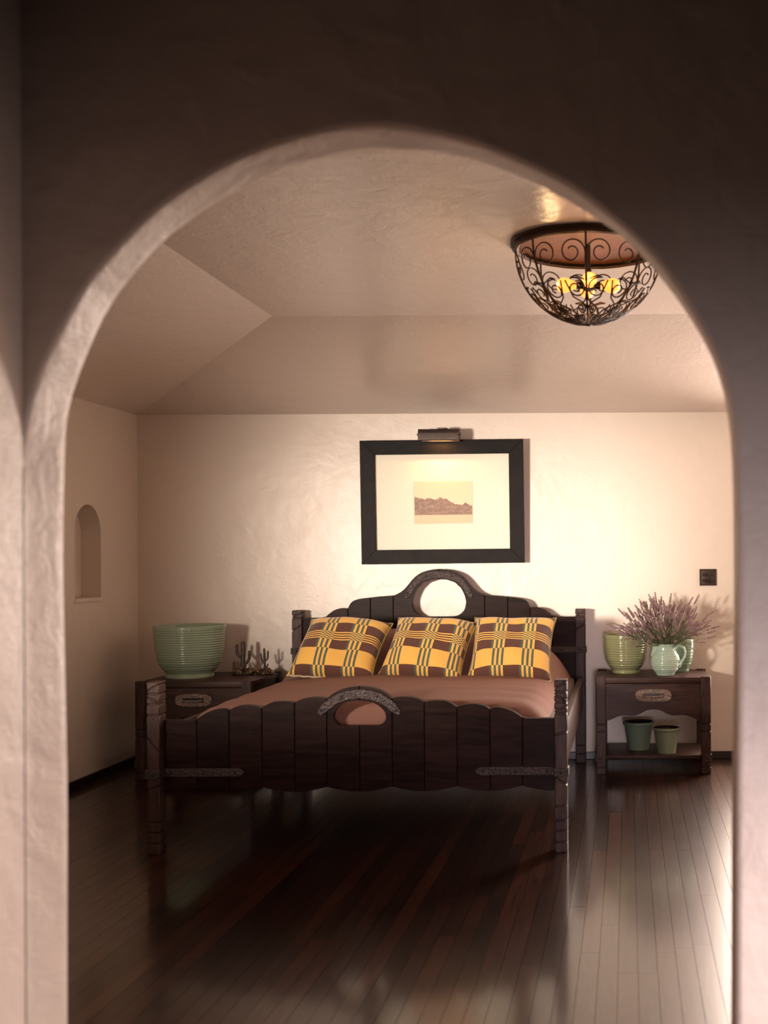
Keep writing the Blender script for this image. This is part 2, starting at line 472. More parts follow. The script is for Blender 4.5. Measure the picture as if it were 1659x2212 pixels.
for s in (0.2, 0.4, 0.6, 0.8):
    y = YF0 + rb + (YF1 - YF0 - 2 * rb) * s
    mid = []
    for i, (a, b) in enumerate(zip(LF, LB)):
        wv = 0.0035 * math.sin(i * 0.55 + 3 * s) * math.sin(i * 0.23 + 1.7 + 5 * s)
        x, z = a[0] + (b[0] - a[0]) * s, a[1] + (b[1] - a[1]) * s
        mid.append((x, z))
    ring(outw(mid, 0.0), y)
for k in range(5):
    a = math.pi / 2 * k / 4
    ring(outw(LB, rb * (1 - math.cos(a)), False), YF1 - rb * (1 - math.sin(a)))
for a, b in zip(rings, rings[1:]):
    for i in range(NA - 1):
        try: bm.faces.new((a[i], b[i], b[i+1], a[i+1]))
        except ValueError: pass
HZ = 2.75
def vv(x, y, z): return bm.verts.new((x, y, z))
def arch_face(rg, y, xa, xb, ztop):
    k = max(range(NA), key=lambda i: rg[i].co.z); za = rg[k].co.z
    L = [vv(xa, y, rg[i].co.z) for i in range(k + 1)]; Rr = [vv(xb, y, rg[i].co.z) for i in range(k, NA)]
    for i in range(k): bm.faces.new((rg[i], rg[i+1], L[i+1], L[i]))
    for i in range(k, NA - 1): bm.faces.new((rg[i], rg[i+1], Rr[i+1-k], Rr[i-k]))
    bm.faces.new((L[-1], rg[k], Rr[0], vv(xb, y, ztop), vv(xa, y, ztop)))
arch_face(rings[0], YF0, HX0 - 0.06, HX1, HZ)
KW = (-2.82, -1.84, 0.95, 1.54)                      # window opening of the front wall
xs = -1.80
arch_face(rings[-1], YF1, xs, XR, ZW)
wall_with_hole(bm, 'y', YF1 - 0.10, YF1, XL - 0.14, xs, -0.02, ZW, KW)
bx(bm, XL - 0.14, XR + 0.12, YF0 + 0.03, YF1 - 0.03, ZC + 0.1, HZ)
struct('wall_arch', bm, M_ARCH, 'thick rough plaster wall with a rounded arched opening', smooth=True, angle=25)

HW = (1.40, 2.00, 0.10, 0.72)
bm = bmesh.new(); bx(bm, HX0 - 0.14, HX0, -1.6, YF0 + 0.005, -0.02, HZ)
struct('wall_hall_left', bm, M_ARCH, 'rough plaster hallway wall running into the arch')
bm = bmesh.new(); wall_with_hole(bm, 'x', HX1 - 0.15, HX1, -1.6, YF0, -0.02, HZ, HW)
struct('wall_hall_right', bm, M_BASE, 'unseen hallway wall with a low window, coloured dark to cut bounce')  # unseen side; dark colour added so this wall bounces little light
EW = (0.0, 0.6, 0.22, 0.88)
bm = bmesh.new(); wall_with_hole(bm, 'y', -1.74, -1.6, HX0 - 0.14, HX1, -0.02, HZ, EW)
struct('wall_hall_back', bm, M_BASE, 'unseen wall closing the hallway, coloured dark to cut bounce')  # wall behind the camera, given a dark finish to keep bounced light low
struct('ceiling_hall', box(HX0 - 0.14, HX1, -1.74, YF0 + 0.03, HZ, HZ + 0.1), M_BASE, 'unseen hallway ceiling, coloured dark to cut bounce')  # ceiling out of view, dark colour chosen to weaken the hall's bounce

# baseboards
struct('baseboard_back', box(XL + 0.016, XR, YB - 0.016, YB, 0.0, 0.044, bev=0.003), M_BASE, 'low dark baseboard along the back wall')
struct('baseboard_left', box(XL, XL + 0.016, YF1, YB, 0.0, 0.044, bev=0.003), M_BASE, 'low dark baseboard along the left wall')

def window(name, ax, p, a0, a1, z0, z1, na, nz, label):
    t = 0.035
    bm = bmesh.new()
    wall_with_hole(bm, ax, p, p + 0.05, a0, a1, z0, z1, (a0 + t, a1 - t, z0 + t, z1 - t))
    w = struct(name, bm, M_WFRAME, label)
    ca = [a0 + t + (a1 - a0 - 2*t) * k / na for k in range(na + 1)]
    cz = [z0 + t + (z1 - z0 - 2*t) * k / nz for k in range(nz + 1)]
    def piece(nm, a, b, c, d, q0, q1, m):
        bb = box(a, b, p + q0, p + q1, c, d) if ax == 'y' else box(p + q0, p + q1, a, b, c, d)
        o = obj(nm, bb, m, None, False); o.parent = w
    for a in ca[1:-1]: piece('muntin', a - 0.009, a + 0.009, cz[0], cz[-1], 0.012, 0.038, M_WFRAME)
    for z in cz[1:-1]: piece('muntin', ca[0], ca[-1], z - 0.009, z + 0.009, 0.014, 0.036, M_WFRAME)
    for a, b in zip(ca, ca[1:]):
        for c, d in zip(cz, cz[1:]): piece('pane', a, b, c, d, 0.023, 0.027, M_PANE)
window('window_1', 'y', YB + 0.06, *BWIN, 2, 4, 'tall paned window at the right end of the back wall')
window('window_2', 'y', YF1 - 0.10, *KW, 1, 1, 'small window in the front wall of the bedroom')
window('window_4', 'y', -1.70, *EW, 1, 1, 'low window at the end of the hallway')
window('window_3', 'x', HX1 - 0.08, *HW, 2, 1, 'low window in the hallway wall')

# ------------------------------------------------------------------ bed
DF, DP = 4.80, 4.848          # front of the foot posts, front of the foot panel
DH, DHP = 6.865, 6.885        # front of the head posts, front of the head panel
bed = thing('bed', 'rustic dark wooden bed with scalloped plank headboard and footboard', 'bed', (-1.10, 5.85, 0))

def split_crack(x0, x1, z0, z1, fa, fb, g=0.0022):
    za, zb = z0 + (z1 - z0) * fa, z0 + (z1 - z0) * fb
    return [[(x0, z0), (x1, z0), (x1, zb - g), (x0, za - g)], [(x0, za + g), (x1, zb + g), (x1, z1), (x0, z1)]]

def carved_post(name, x0, x1, y0, y1, segs, mat, parent, lo=False):
    bm = bmesh.new()
    for s in segs:
        z0, z1 = s[0], s[1]
        polys = [[(x0, z0), (x1, z0), (x1, z1), (x0, z1)]]
        if len(s) > 2:
            cuts = sorted(s[2:], key=lambda c: (c[0] + c[1])); g = 0.0022
            polys = []; pa = pb = z0
            for fa, fb in cuts:
                za, zb = z0 + (z1 - z0) * fa, z0 + (z1 - z0) * fb
                polys.append([(x0, pa), (x1, pb), (x1, zb - g), (x0, za - g)]); pa, pb = za + g, zb + g
            polys.append([(x0, pa), (x1, pb), (x1, z1), (x0, z1)])
        for p in polys:
            b2 = bmesh.new(); prism(b2, p, y0, y1)
            bmesh.ops.bevel(b2, geom=[e for e in b2.edges], offset=0.0045, segments=2, affect='EDGES', profile=0.5)
            me = bpy.data.meshes.new('t'); b2.to_mesh(me); b2.free(); bm.from_mesh(me); bpy.data.meshes.remove(me)
    i = 0.006
    bx(bm, x0 + i, x1 - i, y0 + i, y1 - i, segs[0][0] + 0.004, segs[-1][1] - 0.004)
    f = local if lo else obj
    return f(name, bm, mat, parent)

xl0 = W(316.5, 1600, DF)[0]; xl1 = W(345, 1600, DF)[0]; xr0 = W(1198.5, 1600, DF)[0]; xr1 = W(1225, 1600, DF)[0]
XC = (xl0 + xr1) / 2; pw = (xl1 - xl0 + xr1 - xr0) / 2
xl1, xr0 = xl0 + pw, xr1 - pw
def fsegs(c):
    return [(0.0, 0.041), (0.0445, 0.086), (0.0895, 0.128), (0.1315, 0.562, *c), (0.567, 0.607), (0.611, 0.648, (0.72, 0.2)), (0.653, 0.699, (0.2, 0.8))]
carved_post('post', xl0, xl1, DF, DF + 0.075, fsegs(((0.80, 0.66), (0.30, 0.34))), M_POST, bed)
fs = fsegs(((0.80, 0.83), (0.41, 0.33), (0.13, 0.135)))
fs[4] = (0.567, 0.607, (0.25, 0.55)); fs[6] = (0.653, 0.699, (0.25, 0.85))
carved_post('post', xr0, xr1, DF, DF + 0.075, fs, M_POST, bed)
hx0, hx1 = W(630.5, 1400, DH)[0], W(1264.5, 1400, DH)[0]
HC = (hx0 + hx1) / 2; hw = 0.058
hs_ = [(0.0, 0.05), (0.054, 0.10), (0.104, 0.845, (0.90, 0.95), (0.5, 0.47)), (0.850, 0.892, (0.2, 0.6))]
carved_post('post', hx0, hx0 + hw, DH, DH + 0.08, hs_, M_POST, bed)
carved_post('post', hx1 - hw, hx1, DH, DH + 0.08, hs_, M_POST, bed)

def planks(name, tops, bottoms, hole, xc, d, thick, px_shift=0):
    """tops: list of per-plank pixel polylines on the left half; bottoms(x)->z; hole: pixel half outline, bottom centre to top centre"""
    cx = None
    T = [[W(x, y, d) for x, y in t] for t in tops]
    cx = T[-1][-1][0]                                   # measured centre
    T = [[(x - cx + xc, z) for x, z in t] for t in T]
    H = [(W(x, y, d)[0] - cx + xc, W(x, y, d)[1]) for x, y in hole]
    H = [(xc, H[0][1])] + H[1:-1] + [(xc, H[-1][1])]
    g = 0.0009
    for side in (0, 1):
        for i, t in enumerate(T):
            x0, x1 = t[0][0], t[-1][0]
            tt = resample(t, 14)
            tt = [(min(max(x, x0 + g), x1 - g), z) for x, z in tt]
            n = 9
            bb = [(x0 + g + (x1 - x0 - 2*g) * k / (n-1), bottoms(x0 + (x1 - x0) * k / (n-1), xc)) for k in range(n)]
            pts = list(bb)
            if i == len(T) - 1:
                hh = resample(H, 26)
                pts += [(min(x, x1 - g), z) for x, z in hh]
            pts += list(reversed(tt))
            if side: pts = mirror_pts(pts, xc)
            bm = bmesh.new(); prism(bm, pts, d, d + thick, 0.0028, 2)
            obj(name, bm, M_BED, bed, False)
    return cx

FT = [[(349, 1556), (385, 1556), (410, 1556), (418, 1555), (424, 1553)],
      [(424, 1553), (432, 1548), (445, 1540), (460, 1534), (477, 1531), (487, 1532), (494, 1535)],
      [(494, 1535), (503, 1529), (515, 1525), (528, 1523.5), (545, 1524.5), (557, 1527), (565, 1530)],
      [(565, 1530), (575, 1523), (588, 1517), (604, 1515), (620, 1515.5), (635.5, 1518)],
      [(635.5, 1518), (645, 1513), (660, 1508), (680, 1506), (695, 1507), (705, 1509.5)],
      [(705, 1509.5), (718, 1499), (735, 1490), (755, 1484.5), (775.5, 1482.5)]]
FH = [(775.5, 1568), (750, 1568.3), (733, 1568), (724, 1564), (717, 1554), (718, 1544), (727, 1531), (742, 1520), (758, 1515), (775.5, 1513.6)]
def fbot(x, xc):
    s = abs(x - xc) / 0.1325                             # plank widths from the centre
    ph = ((s + 1) % 2) / 2                              # cusps at odd joints
    return 0.262 - 0.020 * abs(math.sin(math.pi * ph))
fcx = planks('plank', FT, fbot, FH, XC, DP, 0.036)
HT = [[(649, 1335), (675, 1335), (690, 1334.5), (703.6, 1332)],
      [(703.6, 1332), (712, 1325), (722, 1318), (735, 1314), (745, 1314), (751, 1315)],
      [(751, 1315), (757, 1303), (765, 1297), (780, 1293), (799.5, 1291)],
      [(799.5, 1291), (815, 1289), (835, 1287.5), (849, 1286.5)],
      [(849, 1286.5), (862, 1281), (874, 1272), (884, 1260), (895, 1247), (908, 1238), (921, 1233), (935, 1230), (947.5, 1229)]]
HH = [(947.5, 1332), (930, 1332), (915, 1331.5), (902, 1328), (892, 1318), (889, 1303), (893, 1285), (903, 1267), (918, 1256), (933, 1252), (947.5, 1251.5)]
hcx = planks('plank', HT, lambda x, xc: 0.30, HH, HC, DHP, 0.036)

# arched straps with rivets
def arc_strap(outer, inner, d, xc, cx, rivets):
    o = [(W(x, y, d)[0] - cx + xc, W(x, y, d)[1]) for x, y in outer]
    i = [(W(x, y, d)[0] - cx + xc, W(x, y, d)[1]) for x, y in inner]
    o = resample(o, 16); i = resample(i, 16)
    half = i + o                                        # inner centre -> tip -> outer centre
    pts = half[:16] + o
    full = o + mirror_pts(o, xc)[1:]                     # outer, left tip to right tip
    fulli = i + mirror_pts(i, xc)[1:]                    # inner, centre .. built below
    bm = bmesh.new()
    innerL = list(reversed(i))                           # centre -> left tip
    pts = o + mirror_pts(o, xc)[1:] + mirror_pts(innerL, xc) [0:] if False else None
    left_in = i                                          # left tip -> centre
    right_in = mirror_pts(i, xc)                         # centre -> right tip
    poly = o + mirror_pts(o, xc)[1:] + list(reversed(left_in + right_in[1:]))
    prism(bm, poly, d - 0.007, d + 0.002, 0.0015, 1)
    s = obj('strap', bm, M_IRON, bed)
    for x, y in rivets:
        for m in (0, 1):
            p = W(x, y, d); X = p[0] - cx + xc
            if m: X = 2 * xc - X
            bm = bmesh.new(); ball(bm, (X, d - 0.0065, p[1]), 0.0055, 10, 6, (1, 0.7, 1))
            r = obj('rivet', bm, M_RIVET); r.parent = s; r.matrix_parent_inverse = Matrix.Translation(bed.location).inverted() @ Matrix.Identity(4) if False else Matrix.Identity(4)
FOUT = [(685.4, 1540), (692, 1527), (705.6, 1513.7), (727, 1500), (748, 1492.8), (775.5, 1489.5)]
FIN = [(689, 1545), (702, 1540), (723, 1523), (746, 1512.7), (775.5, 1507)]
arc_strap(FOUT, FIN, DP, XC, fcx, [(695, 1534.5), (737, 1505)])
HOUT = [(873.5, 1290), (878, 1279), (886, 1264), (897, 1250), (912, 1241), (930, 1235.5), (947.5, 1234)]
HIN = [(877, 1293), (886, 1288), (893, 1274), (903, 1262), (915, 1254), (930, 1249.5), (947.5, 1248.5)]
arc_strap(HOUT, HIN, DHP, HC, hcx, [(881, 1281), (921, 1245)])

# straight straps at the foot and on the head posts
def strap(poly, y, th, rivets):
    bm = bmesh.new(); prism(bm, poly, y - th, y + 0.002, 0.0015, 1)
    s = obj('strap', bm, M_IRON, bed)
    for X, Z in rivets:
        bm = bmesh.new(); ball(bm, (X, y - th, Z), 0.0058, 10, 6, (1, 0.7, 1))
        r = obj('rivet', bm, M_RIVET); r.parent = s
for m in (0, 1):
    f = (lambda x: 2 * XC - x) if m else (lambda x: x)
    t = W(528, 1668, DP); z0, z1 = t[1] - 0.017, t[1] + 0.017
    x0 = xl1 - 0.002
    poly = [(f(x0), z0), (f(t[0] - 0.022), z0), (f(t[0] - 0.006), z0 + 0.008), (f(t[0]), t[1]), (f(t[0] - 0.006), z1 - 0.008), (f(t[0] - 0.022), z1), (f(x0), z1)]
    strap(poly, DP, 0.007, [(f(W(px, 1668, DP)[0]), t[1]) for px in (371, 440, 509)])
    zz = W(330, 1673, DF)[1]
    a, b = f(xl0 - 0.005), f(xl1 + 0.001)
    bm = bmesh.new(); bx(bm, min(a, b), max(a, b), DF - 0.005, DF + 0.070, zz - 0.0175, zz + 0.0175, 0.0015, 1)
    s = obj('strap', bm, M_IRON, bed)
    bm = bmesh.new(); ball(bm, ((f(xl0) + f(xl1)) / 2, DF - 0.005, zz), 0.0058, 10, 6, (1, 0.7, 1))
    r = obj('rivet', bm, M_RIVET); r.parent = s
    g = (lambda x: 2 * HC - x) if m else (lambda x: x)
    zh = W(1230, 1403, DHP)[1]
    a, b = g(hx0 - 0.006), g(hx0 + 0.20)
    bm = bmesh.new(); bx(bm, min(a, b), max(a, b), DHP - 0.006, DHP + 0.03, zh - 0.017, zh + 0.017, 0.0015, 1)
    c, e = g(hx0 - 0.006), g(hx0 + hw + 0.001)
    bx(bm, min(c, e), max(c, e), DH - 0.005, DH + 0.06, zh - 0.018, zh + 0.018, 0.0015, 1)
    s = obj('strap', bm, M_IRON, bed)
    for X in (hx0 + hw / 2, hx0 + 0.13):
        bm = bmesh.new(); ball(bm, (g(X), (DH - 0.005) if X < hx0 + hw else DHP - 0.006, zh), 0.006, 10, 6, (1, 0.7, 1))
        r = obj('rivet', bm, M_RIVET); r.parent = s
# side rails and mattress
for x0, x1 in ((xl0 + 0.012, xl0 + 0.042), (xr1 - 0.042, xr1 - 0.012)):
    obj('side_rail', box(x0, x1, DF + 0.05, DH + 0.03, 0.32, 0.50, bev=0.004), M_POST, bed)
obj('mattress', box(xl0 + 0.06, xr1 - 0.06, DP + 0.05, DHP - 0.02, 0.33, 0.50, bev=0.03), M_MATT, bed)
for k in range(5):
    y = DP + 0.25 + k * 0.42
    obj('slat', box(xl0 + 0.04, xr1 - 0.04, y, y + 0.08, 0.31, 0.332), M_POST, bed)

# ------------------------------------------------------------------ bedspread: one heightfield cloth, raised over the pillows at the head
def spread():
    x0, x1, y0, y1 = xl0 + 0.058, xr1 - 0.046, DP + 0.046, DHP - 0.004
    cx, hwid = (x0 + x1) / 2, (x1 - x0) / 2
    nx_, ny_ = 84, 96
    bm = bmesh.new(); grid = []
    def sm(a, b, t):
        t = min(1, max(0, (t - a) / (b - a))); return t * t * (3 - 2 * t)
    for j in range(ny_ + 1):
        row = []
        v = j / ny_; v = v ** 1.25 if v < 0.5 else v
        y = y0 + (y1 - y0) * v
        for i in range(nx_ + 1):
            s = -1 + 2 * i / nx_; s = math.copysign(abs(s) ** 0.75, s)
            x = cx + hwid * s
            e = (hwid - abs(x - cx))                    # distance from the side edge
            fe = y - y0
            side = 1 - max(0, 1 - e / 0.20) ** 3.2
            foot = 1 - max(0, 1 - fe / 0.16) ** 3.0
            z = 0.40 + (0.165 + 0.035 * (1 - s * s)) * side * foot
            hump = sm(6.12, 6.42, y) * (1 - 0.55 * sm(6.66, 6.90, y))
            z += 0.20 * hump * (1 - max(0, 1 - e / 0.42) ** 1.6)
            z += 0.004 * math.sin(7 * x + 3 * y) * math.sin(2.3 * y) * side * foot
            z += 0.003 * math.sin(26 * y + 5 * math.sin(3 * x)) * side * foot * (0.4 + 0.6 * s * s)
            row.append(bm.verts.new((x, y, z)))
        grid.append(row)
    for j in range(ny_):
        for i in range(nx_):
            bm.faces.new((grid[j][i], grid[j][i+1], grid[j+1][i+1], grid[j+1][i]))
    # hem down between mattress and rails
    edge = grid[0] + [r[-1] for r in grid[1:]] + list(reversed(grid[-1][:-1])) + [r[0] for r in reversed(grid[1:-1])]
    low = [bm.verts.new((v.co.x, v.co.y, 0.345)) for v in edge]
    n = len(edge)
    for k in range(n):
        q = (k + 1) % n
        bm.faces.new((edge[k], low[k], low[q], edge[q]))
    o = obj('bedspread', bm, M_SPREAD, None, True, 80)
    o['label'] = 'plain brown bedspread stretched over the mattress'; o['category'] = 'bedspread'
spread()

# ------------------------------------------------------------------ throw pillows
def pillow(cx, cz, yb, wdt, hgt, lean, rz, roll, uoff, label, seed):
    t = thing('throw_pillow', label, 'pillow', (cx, yb, cz), 0, 'plaid throw pillows on the bed')
    t.rotation_euler = Matrix.Rotation(R(rz), 3, 'Z').to_4x4().to_3x3().to_euler()
    M = Matrix.Rotation(R(rz), 4, 'Z') @ Matrix.Rotation(R(-lean), 4, 'X') @ Matrix.Rotation(R(roll), 4, 'Y')
    t.rotation_euler = M.to_euler()
    rnd = random.Random(seed); ph = [rnd.uniform(0, 6) for _ in range(6)]
    n = 36
    def P(u, v, side):
        a, b = 2*u - 1, 2*v - 1
        pinch = 1 - 0.085 * (1 - abs(b) ** 2.5) * abs(a) ** 6
        pinch2 = 1 - 0.07 * (1 - abs(a) ** 2.5) * abs(b) ** 6
        x = a * wdt / 2 * pinch; z = (b * pinch2 + 1) * hgt / 2
        th = 0.088 * ((1 - a ** 4) * (1 - b ** 4)) ** 0.62
        th *= 1 + 0.10 * math.sin(3 * a + ph[0]) * math.sin(2.5 * b + ph[1])
        th += 0.004 * math.sin(9 * a + 4 * b + ph[2]) * (1 - a ** 4) * (1 - b ** 4)
        sag = 0.02 * a * a * math.sin(ph[3]) * b
        return (x, -side * th * (1.0 if side > 0 else 0.8) + sag, z)
    bm = bmesh.new(); uvl = bm.loops.layers.uv.new('UVMap')
    for side in (1, -1):
        g = [[bm.verts.new(P(i / n, j / n, side)) for i in range(n + 1)] for j in range(n + 1)]
        for j in range(n):
            for i in range(n):
                idx = [(i, j), (i+1, j), (i+1, j+1), (i, j+1)]
                f = bm.faces.new([g[q][p] for p, q in idx])
                for lp, (p, q) in zip(f.loops, idx): lp[uvl].uv = (p / n - uoff + 1.0, q / n)
    bmesh.ops.remove_doubles(bm, verts=bm.verts, dist=1e-5)
    local('cover', bm, M_PLAID, t, True, 100)
    rim = [P(i / 30, 0, 1) for i in range(30)] + [P(1, j / 30, 1) for j in range(30)] + [P(1 - i / 30, 1, 1) for i in range(30)] + [P(0, 1 - j / 30, 1) for j in range(30)]
    bm = bmesh.new(); tube(bm, rim[30:], 0.0045, 6); local('piping', bm, M_PIPE, t, True, 60)
    bm = bmesh.new(); tube(bm, [(x, y, z + 0.003 * math.sin(k * 1.9)) for k, (x, y, z) in enumerate(rim[:31])], 0.0055, 6); local('seam', bm, M_FRINGE, t, True, 60)
DPIL = 6.02
def pil(pxl, pxr, pyb, **k):
    a, b = W(pxl, pyb, DPIL), W(pxr, pyb, DPIL)
    pillow((a[0] + b[0]) / 2, (a[1] + b[1]) / 2 + 0.008, DPIL, b[0] - a[0], 0.405, **k)
pil(617, 808, 1473, lean=43, rz=-4, roll=4, uoff=0.22, seed=1, label='yellow and brown plaid throw pillow nearest the nightstand with the large green pot')
pil(812, 997, 1473, lean=43, rz=-5, roll=4.5, uoff=0.04, seed=2, label='yellow and brown plaid throw pillow between the other two pillows')
pil(1006, 1190, 1473, lean=43, rz=-2, roll=0.5, uoff=0.22, seed=3, label='yellow and brown plaid throw pillow nearest the nightstand with the lavender jug')

# ------------------------------------------------------------------ nightstands
def nightstand(x0, x1, yf, yb, label):
    w = x1 - x0; H = 0.533; pwid = 0.053
    t = thing('nightstand', label, 'nightstand', ((x0 + x1) / 2, (yf + yb) / 2, 0), 0, 'matching wooden nightstands by the bed')
    dy = (yb - yf) / 2; a = w / 2
    segs = [(0.0, 0.036), (0.040, 0.232), (0.236, 0.272), (0.276, H + 0.002)]
    for sx in (-1, 1):
        for sy in (-1, 1):
            xa = -a if sx < 0 else a - pwid; ya = -dy if sy < 0 else dy - 0.05
            carved_post('leg', xa, xa + pwid, ya, ya + 0.05, segs, M_POST, t, True)
    bm = bmesh.new(); bx(bm, -a + pwid - 0.003, a - pwid + 0.003, -dy + 0.004, dy - 0.004, H - 0.033, H - 0.003, 0.003)
    bx(bm, -a + 0.003, a - 0.003, -dy + 0.046, dy - 0.046, H - 0.0325, H - 0.0045, 0.003)
    local('top', bm, M_STAND, t)
    # drawer front with scalloped lower edge
    wx = a - pwid + 0.002; zt = H - 0.036
    half = [(wx, 0.292), (wx * 0.90, 0.298), (wx * 0.78, 0.312), (wx * 0.64, 0.322), (wx * 0.42, 0.321), (wx * 0.30, 0.328), (wx * 0.18, 0.345), (wx * 0.08, 0.353), (0, 0.354)]
    half = resample(half, 24)
    pts = [(wx, zt)] + half + mirror_pts([(x, z) for x, z in half], 0)[1:] + [(-wx, zt)]
    bm = bmesh.new(); prism(bm, pts, -dy + 0.010, -dy + 0.032, 0.003, 2)
    dr = local('drawer', bm, M_STAND, t)
    zc = 0.432; yy = -dy + 0.010
    hp = []
    for k in range(64):                                  # hammered plate, rounded ends, scalloped rim
        an = 2 * math.pi * k / 64
        c, s = math.cos(an), math.sin(an)
        r = 1 + 0.03 * math.cos(16 * an)
        hp.append((0.098 * math.copysign(abs(c) ** 0.55, c) * r, zc + 0.033 * math.copysign(abs(s) ** 0.6, s) * r))
    bm = bmesh.new(); prism(bm, hp, yy - 0.006, yy + 0.001, 0.002, 1); local('handle_plate', bm, M_HANDLE, dr)
    bm = bmesh.new(); bx(bm, -0.058, 0.058, yy - 0.0075, yy - 0.003, zc - 0.013, zc + 0.013, 0.002, 1); local('handle_slot', bm, M_RIVET, dr)
    bm = bmesh.new()
    tube(bm, [(-0.055, yy - 0.004, zc), (-0.048, yy - 0.016, zc - 0.002), (-0.03, yy - 0.021, zc - 0.004), (0, yy - 0.022, zc - 0.005), (0.03, yy - 0.021, zc - 0.004), (0.048, yy - 0.016, zc - 0.002), (0.055, yy - 0.004, zc)], [0.0045, 0.005, 0.006, 0.007, 0.006, 0.005, 0.0045], 8)
    local('pull', bm, M_HANDLE, dr)
    for sx in (-1, 1):
        bm = bmesh.new(); x = sx * (a - 0.022)
        bx(bm, x - 0.010, x + 0.010, -dy + 0.045, dy - 0.045, 0.29, H - 0.034, 0.002)
        local('side_panel', bm, M_STAND, t)
        bm = bmesh.new(); bx(bm, x - 0.010, x + 0.010, -dy + 0.045, dy - 0.045, 0.055, 0.10, 0.002)
        local('stretcher', bm, M_STAND, t)
        bm = bmesh.new(); xo = sx * a
        xi = sx * (a - 0.038)
        bx(bm, min(xo + sx * 0.004, xi), max(xo + sx * 0.004, xi), -dy - 0.004, -dy + 0.052, 0.066, 0.108, 0.002, 1)
        br = local('bracket', bm, M_IRON, t)
        bm = bmesh.new(); ball(bm, (sx * (a - 0.018), -dy - 0.004, 0.087), 0.005, 8, 5, (1, 0.6, 1)); local('rivet', bm, M_RIVET, br)
    bm = bmesh.new(); bx(bm, -a + 0.02, a - 0.02, -dy + 0.025, dy - 0.02, 0.078, 0.100, 0.003)
    local('shelf', bm, M_STAND, t)
    return t
NR0, NR1 = W(1287.4, 1500, 6.5)[0], W(1535.6, 1500, 6.5)[0]
NL0, NL1 = W(291, 1500, 6.39)[0], W(542, 1500, 6.39)[0]
nightstand(NR0, NR1, 6.50, 6.965, 'dark wooden nightstand with lavender jug on top and pots below')
nightstand(NL0, NL1, 6.39, 6.965, 'dark wooden nightstand holding the large green pot and cactus figurines')
ZT = 0.530

# ------------------------------------------------------------------ ribbed pots
def ribbed(prof_fn, h, nrib, amp, z0, z1, r_in, name, mat, matin, label, loc, rimw=0.010, group='green glazed pots'):
    t = thing(name, label, 'pot', loc, 0, group)
    pts = []; N = nrib * 8
    for k in range(N + 1):
        z = h * k / N; r = prof_fn(z / h)
        if z0 * h < z < z1 * h: r += amp * abs(math.sin(math.pi * nrib * (z / h - z0) / (z1 - z0)))
        pts.append((r, z))
    rt = pts[-1][0]
    bm = bmesh.new()
    lathe(bm, [(0.001, 0.003), (pts[0][0] - 0.008, 0.003), (pts[0][0] - 0.004, 0.0)] + pts + [(rt - 0.002, h + 0.004), (rt - rimw / 2, h + 0.0055), (rt - rimw + 0.001, h + 0.003)], 64, cap0=True)
    local('body', bm, mat, t, True, 50)
    bm = bmesh.new()
    inner = [(rt - rimw + 0.001, h + 0.003)] + [(prof_fn(q) - rimw, h * q) for q in (0.9, 0.75, 0.6, 0.45, 0.3, 0.18, 0.1)] + [(0.001, h * 0.08)]
    lathe(bm, inner, 64, cap0=False); local('inside', bm, matin, t, True, 50)
    return t
def lerp(tab, q):
    for (a, x), (b, y) in zip(tab, tab[1:]):
        if q <= b:
            s = (q - a) / (b - a); s = s * s * (3 - 2 * s) * 0.35 + s * 0.65
            return x + (y - x) * s
    return tab[-1][1]
big = [(0, 0.128), (0.02, 0.132), (0.09, 0.128), (0.13, 0.136), (0.2, 0.152), (0.3, 0.168), (0.42, 0.178), (0.6, 0.185), (0.8, 0.190), (0.93, 0.193), (0.94, 0.197), (1, 0.197)]
pc = W(412, 1400, 6.68)[0]
ribbed(lambda q: lerp(big, q), 0.287, 17, 0.0028, 0.14, 0.93, 0.1, 'planter_pot', M_POTA, M_POTA, 'very large ribbed sage green pot on the nightstand with the cactus figurines', (pc, 6.665, ZT))
mid = [(0, 0.078), (0.03, 0.080), (0.08, 0.076), (0.12, 0.084), (0.22, 0.102), (0.38, 0.116), (0.6, 0.122), (0.85, 0.125), (1, 0.126)]
p2 = W(1351.3, 1400, 6.79)
ribbed(lambda q: lerp(mid, q), 0.215, 13, 0.003, 0.12, 0.97, 0.08, 'planter_pot', M_POTB, M_POTB, 'medium ribbed olive green pot beside the lavender jug', (p2[0], 6.80, ZT), 0.009)
sml = [(0, 0.052), (0.04, 0.054), (0.1, 0.054), (0.25, 0.066), (0.5, 0.076), (0.75, 0.081), (1, 0.082)]
p3 = W(1469, 1400, 6.82)
ribbed(lambda q: lerp(sml, q), 0.182, 9, 0.0012, 0.1, 0.97, 0.05, 'planter_pot', M_POTC, M_POTC, 'tall smooth grey green pot standing behind the lavender jug', (p3[0], 6.85, ZT), 0.008)

def flowerpot(label, loc, rt, rb_, h, mat):
    t = thing('flower_pot', label, 'pot', loc, 0, 'flower pots on the nightstand shelf')
    bm = bmesh.new()
    body = [(0.001, 0.002), (rb_ - 0.004, 0.002), (rb_ - 0.002, 0.0)]
    for k in range(25):
        q = k / 24; z = q * h * 0.86; r = rb_ + (rt * 0.90 - rb_) * q
        body.append((r + 0.0006 * math.sin(q * 60), z))
    body += [(rt * 0.93, h * 0.865), (rt * 0.975, h * 0.885), (rt, h * 0.92), (rt, h * 0.96), (rt * 0.985, h * 0.99), (rt * 0.955, h)]
    lathe(bm, body, 56); local('body', bm, mat, t, True, 50)
    bm = bmesh.new(); lathe(bm, [(rt * 0.955, h), (rt * 0.90, h * 0.97), (rt * 0.85, h * 0.85), (rb_ * 0.9, h * 0.1), (0.001, h * 0.09)], 56, cap0=False)
    local('inside', bm, M_POTIN, t, True, 50)
a = W(1379.5, 1600, 6.74); b = W(1439.5, 1600, 6.62)
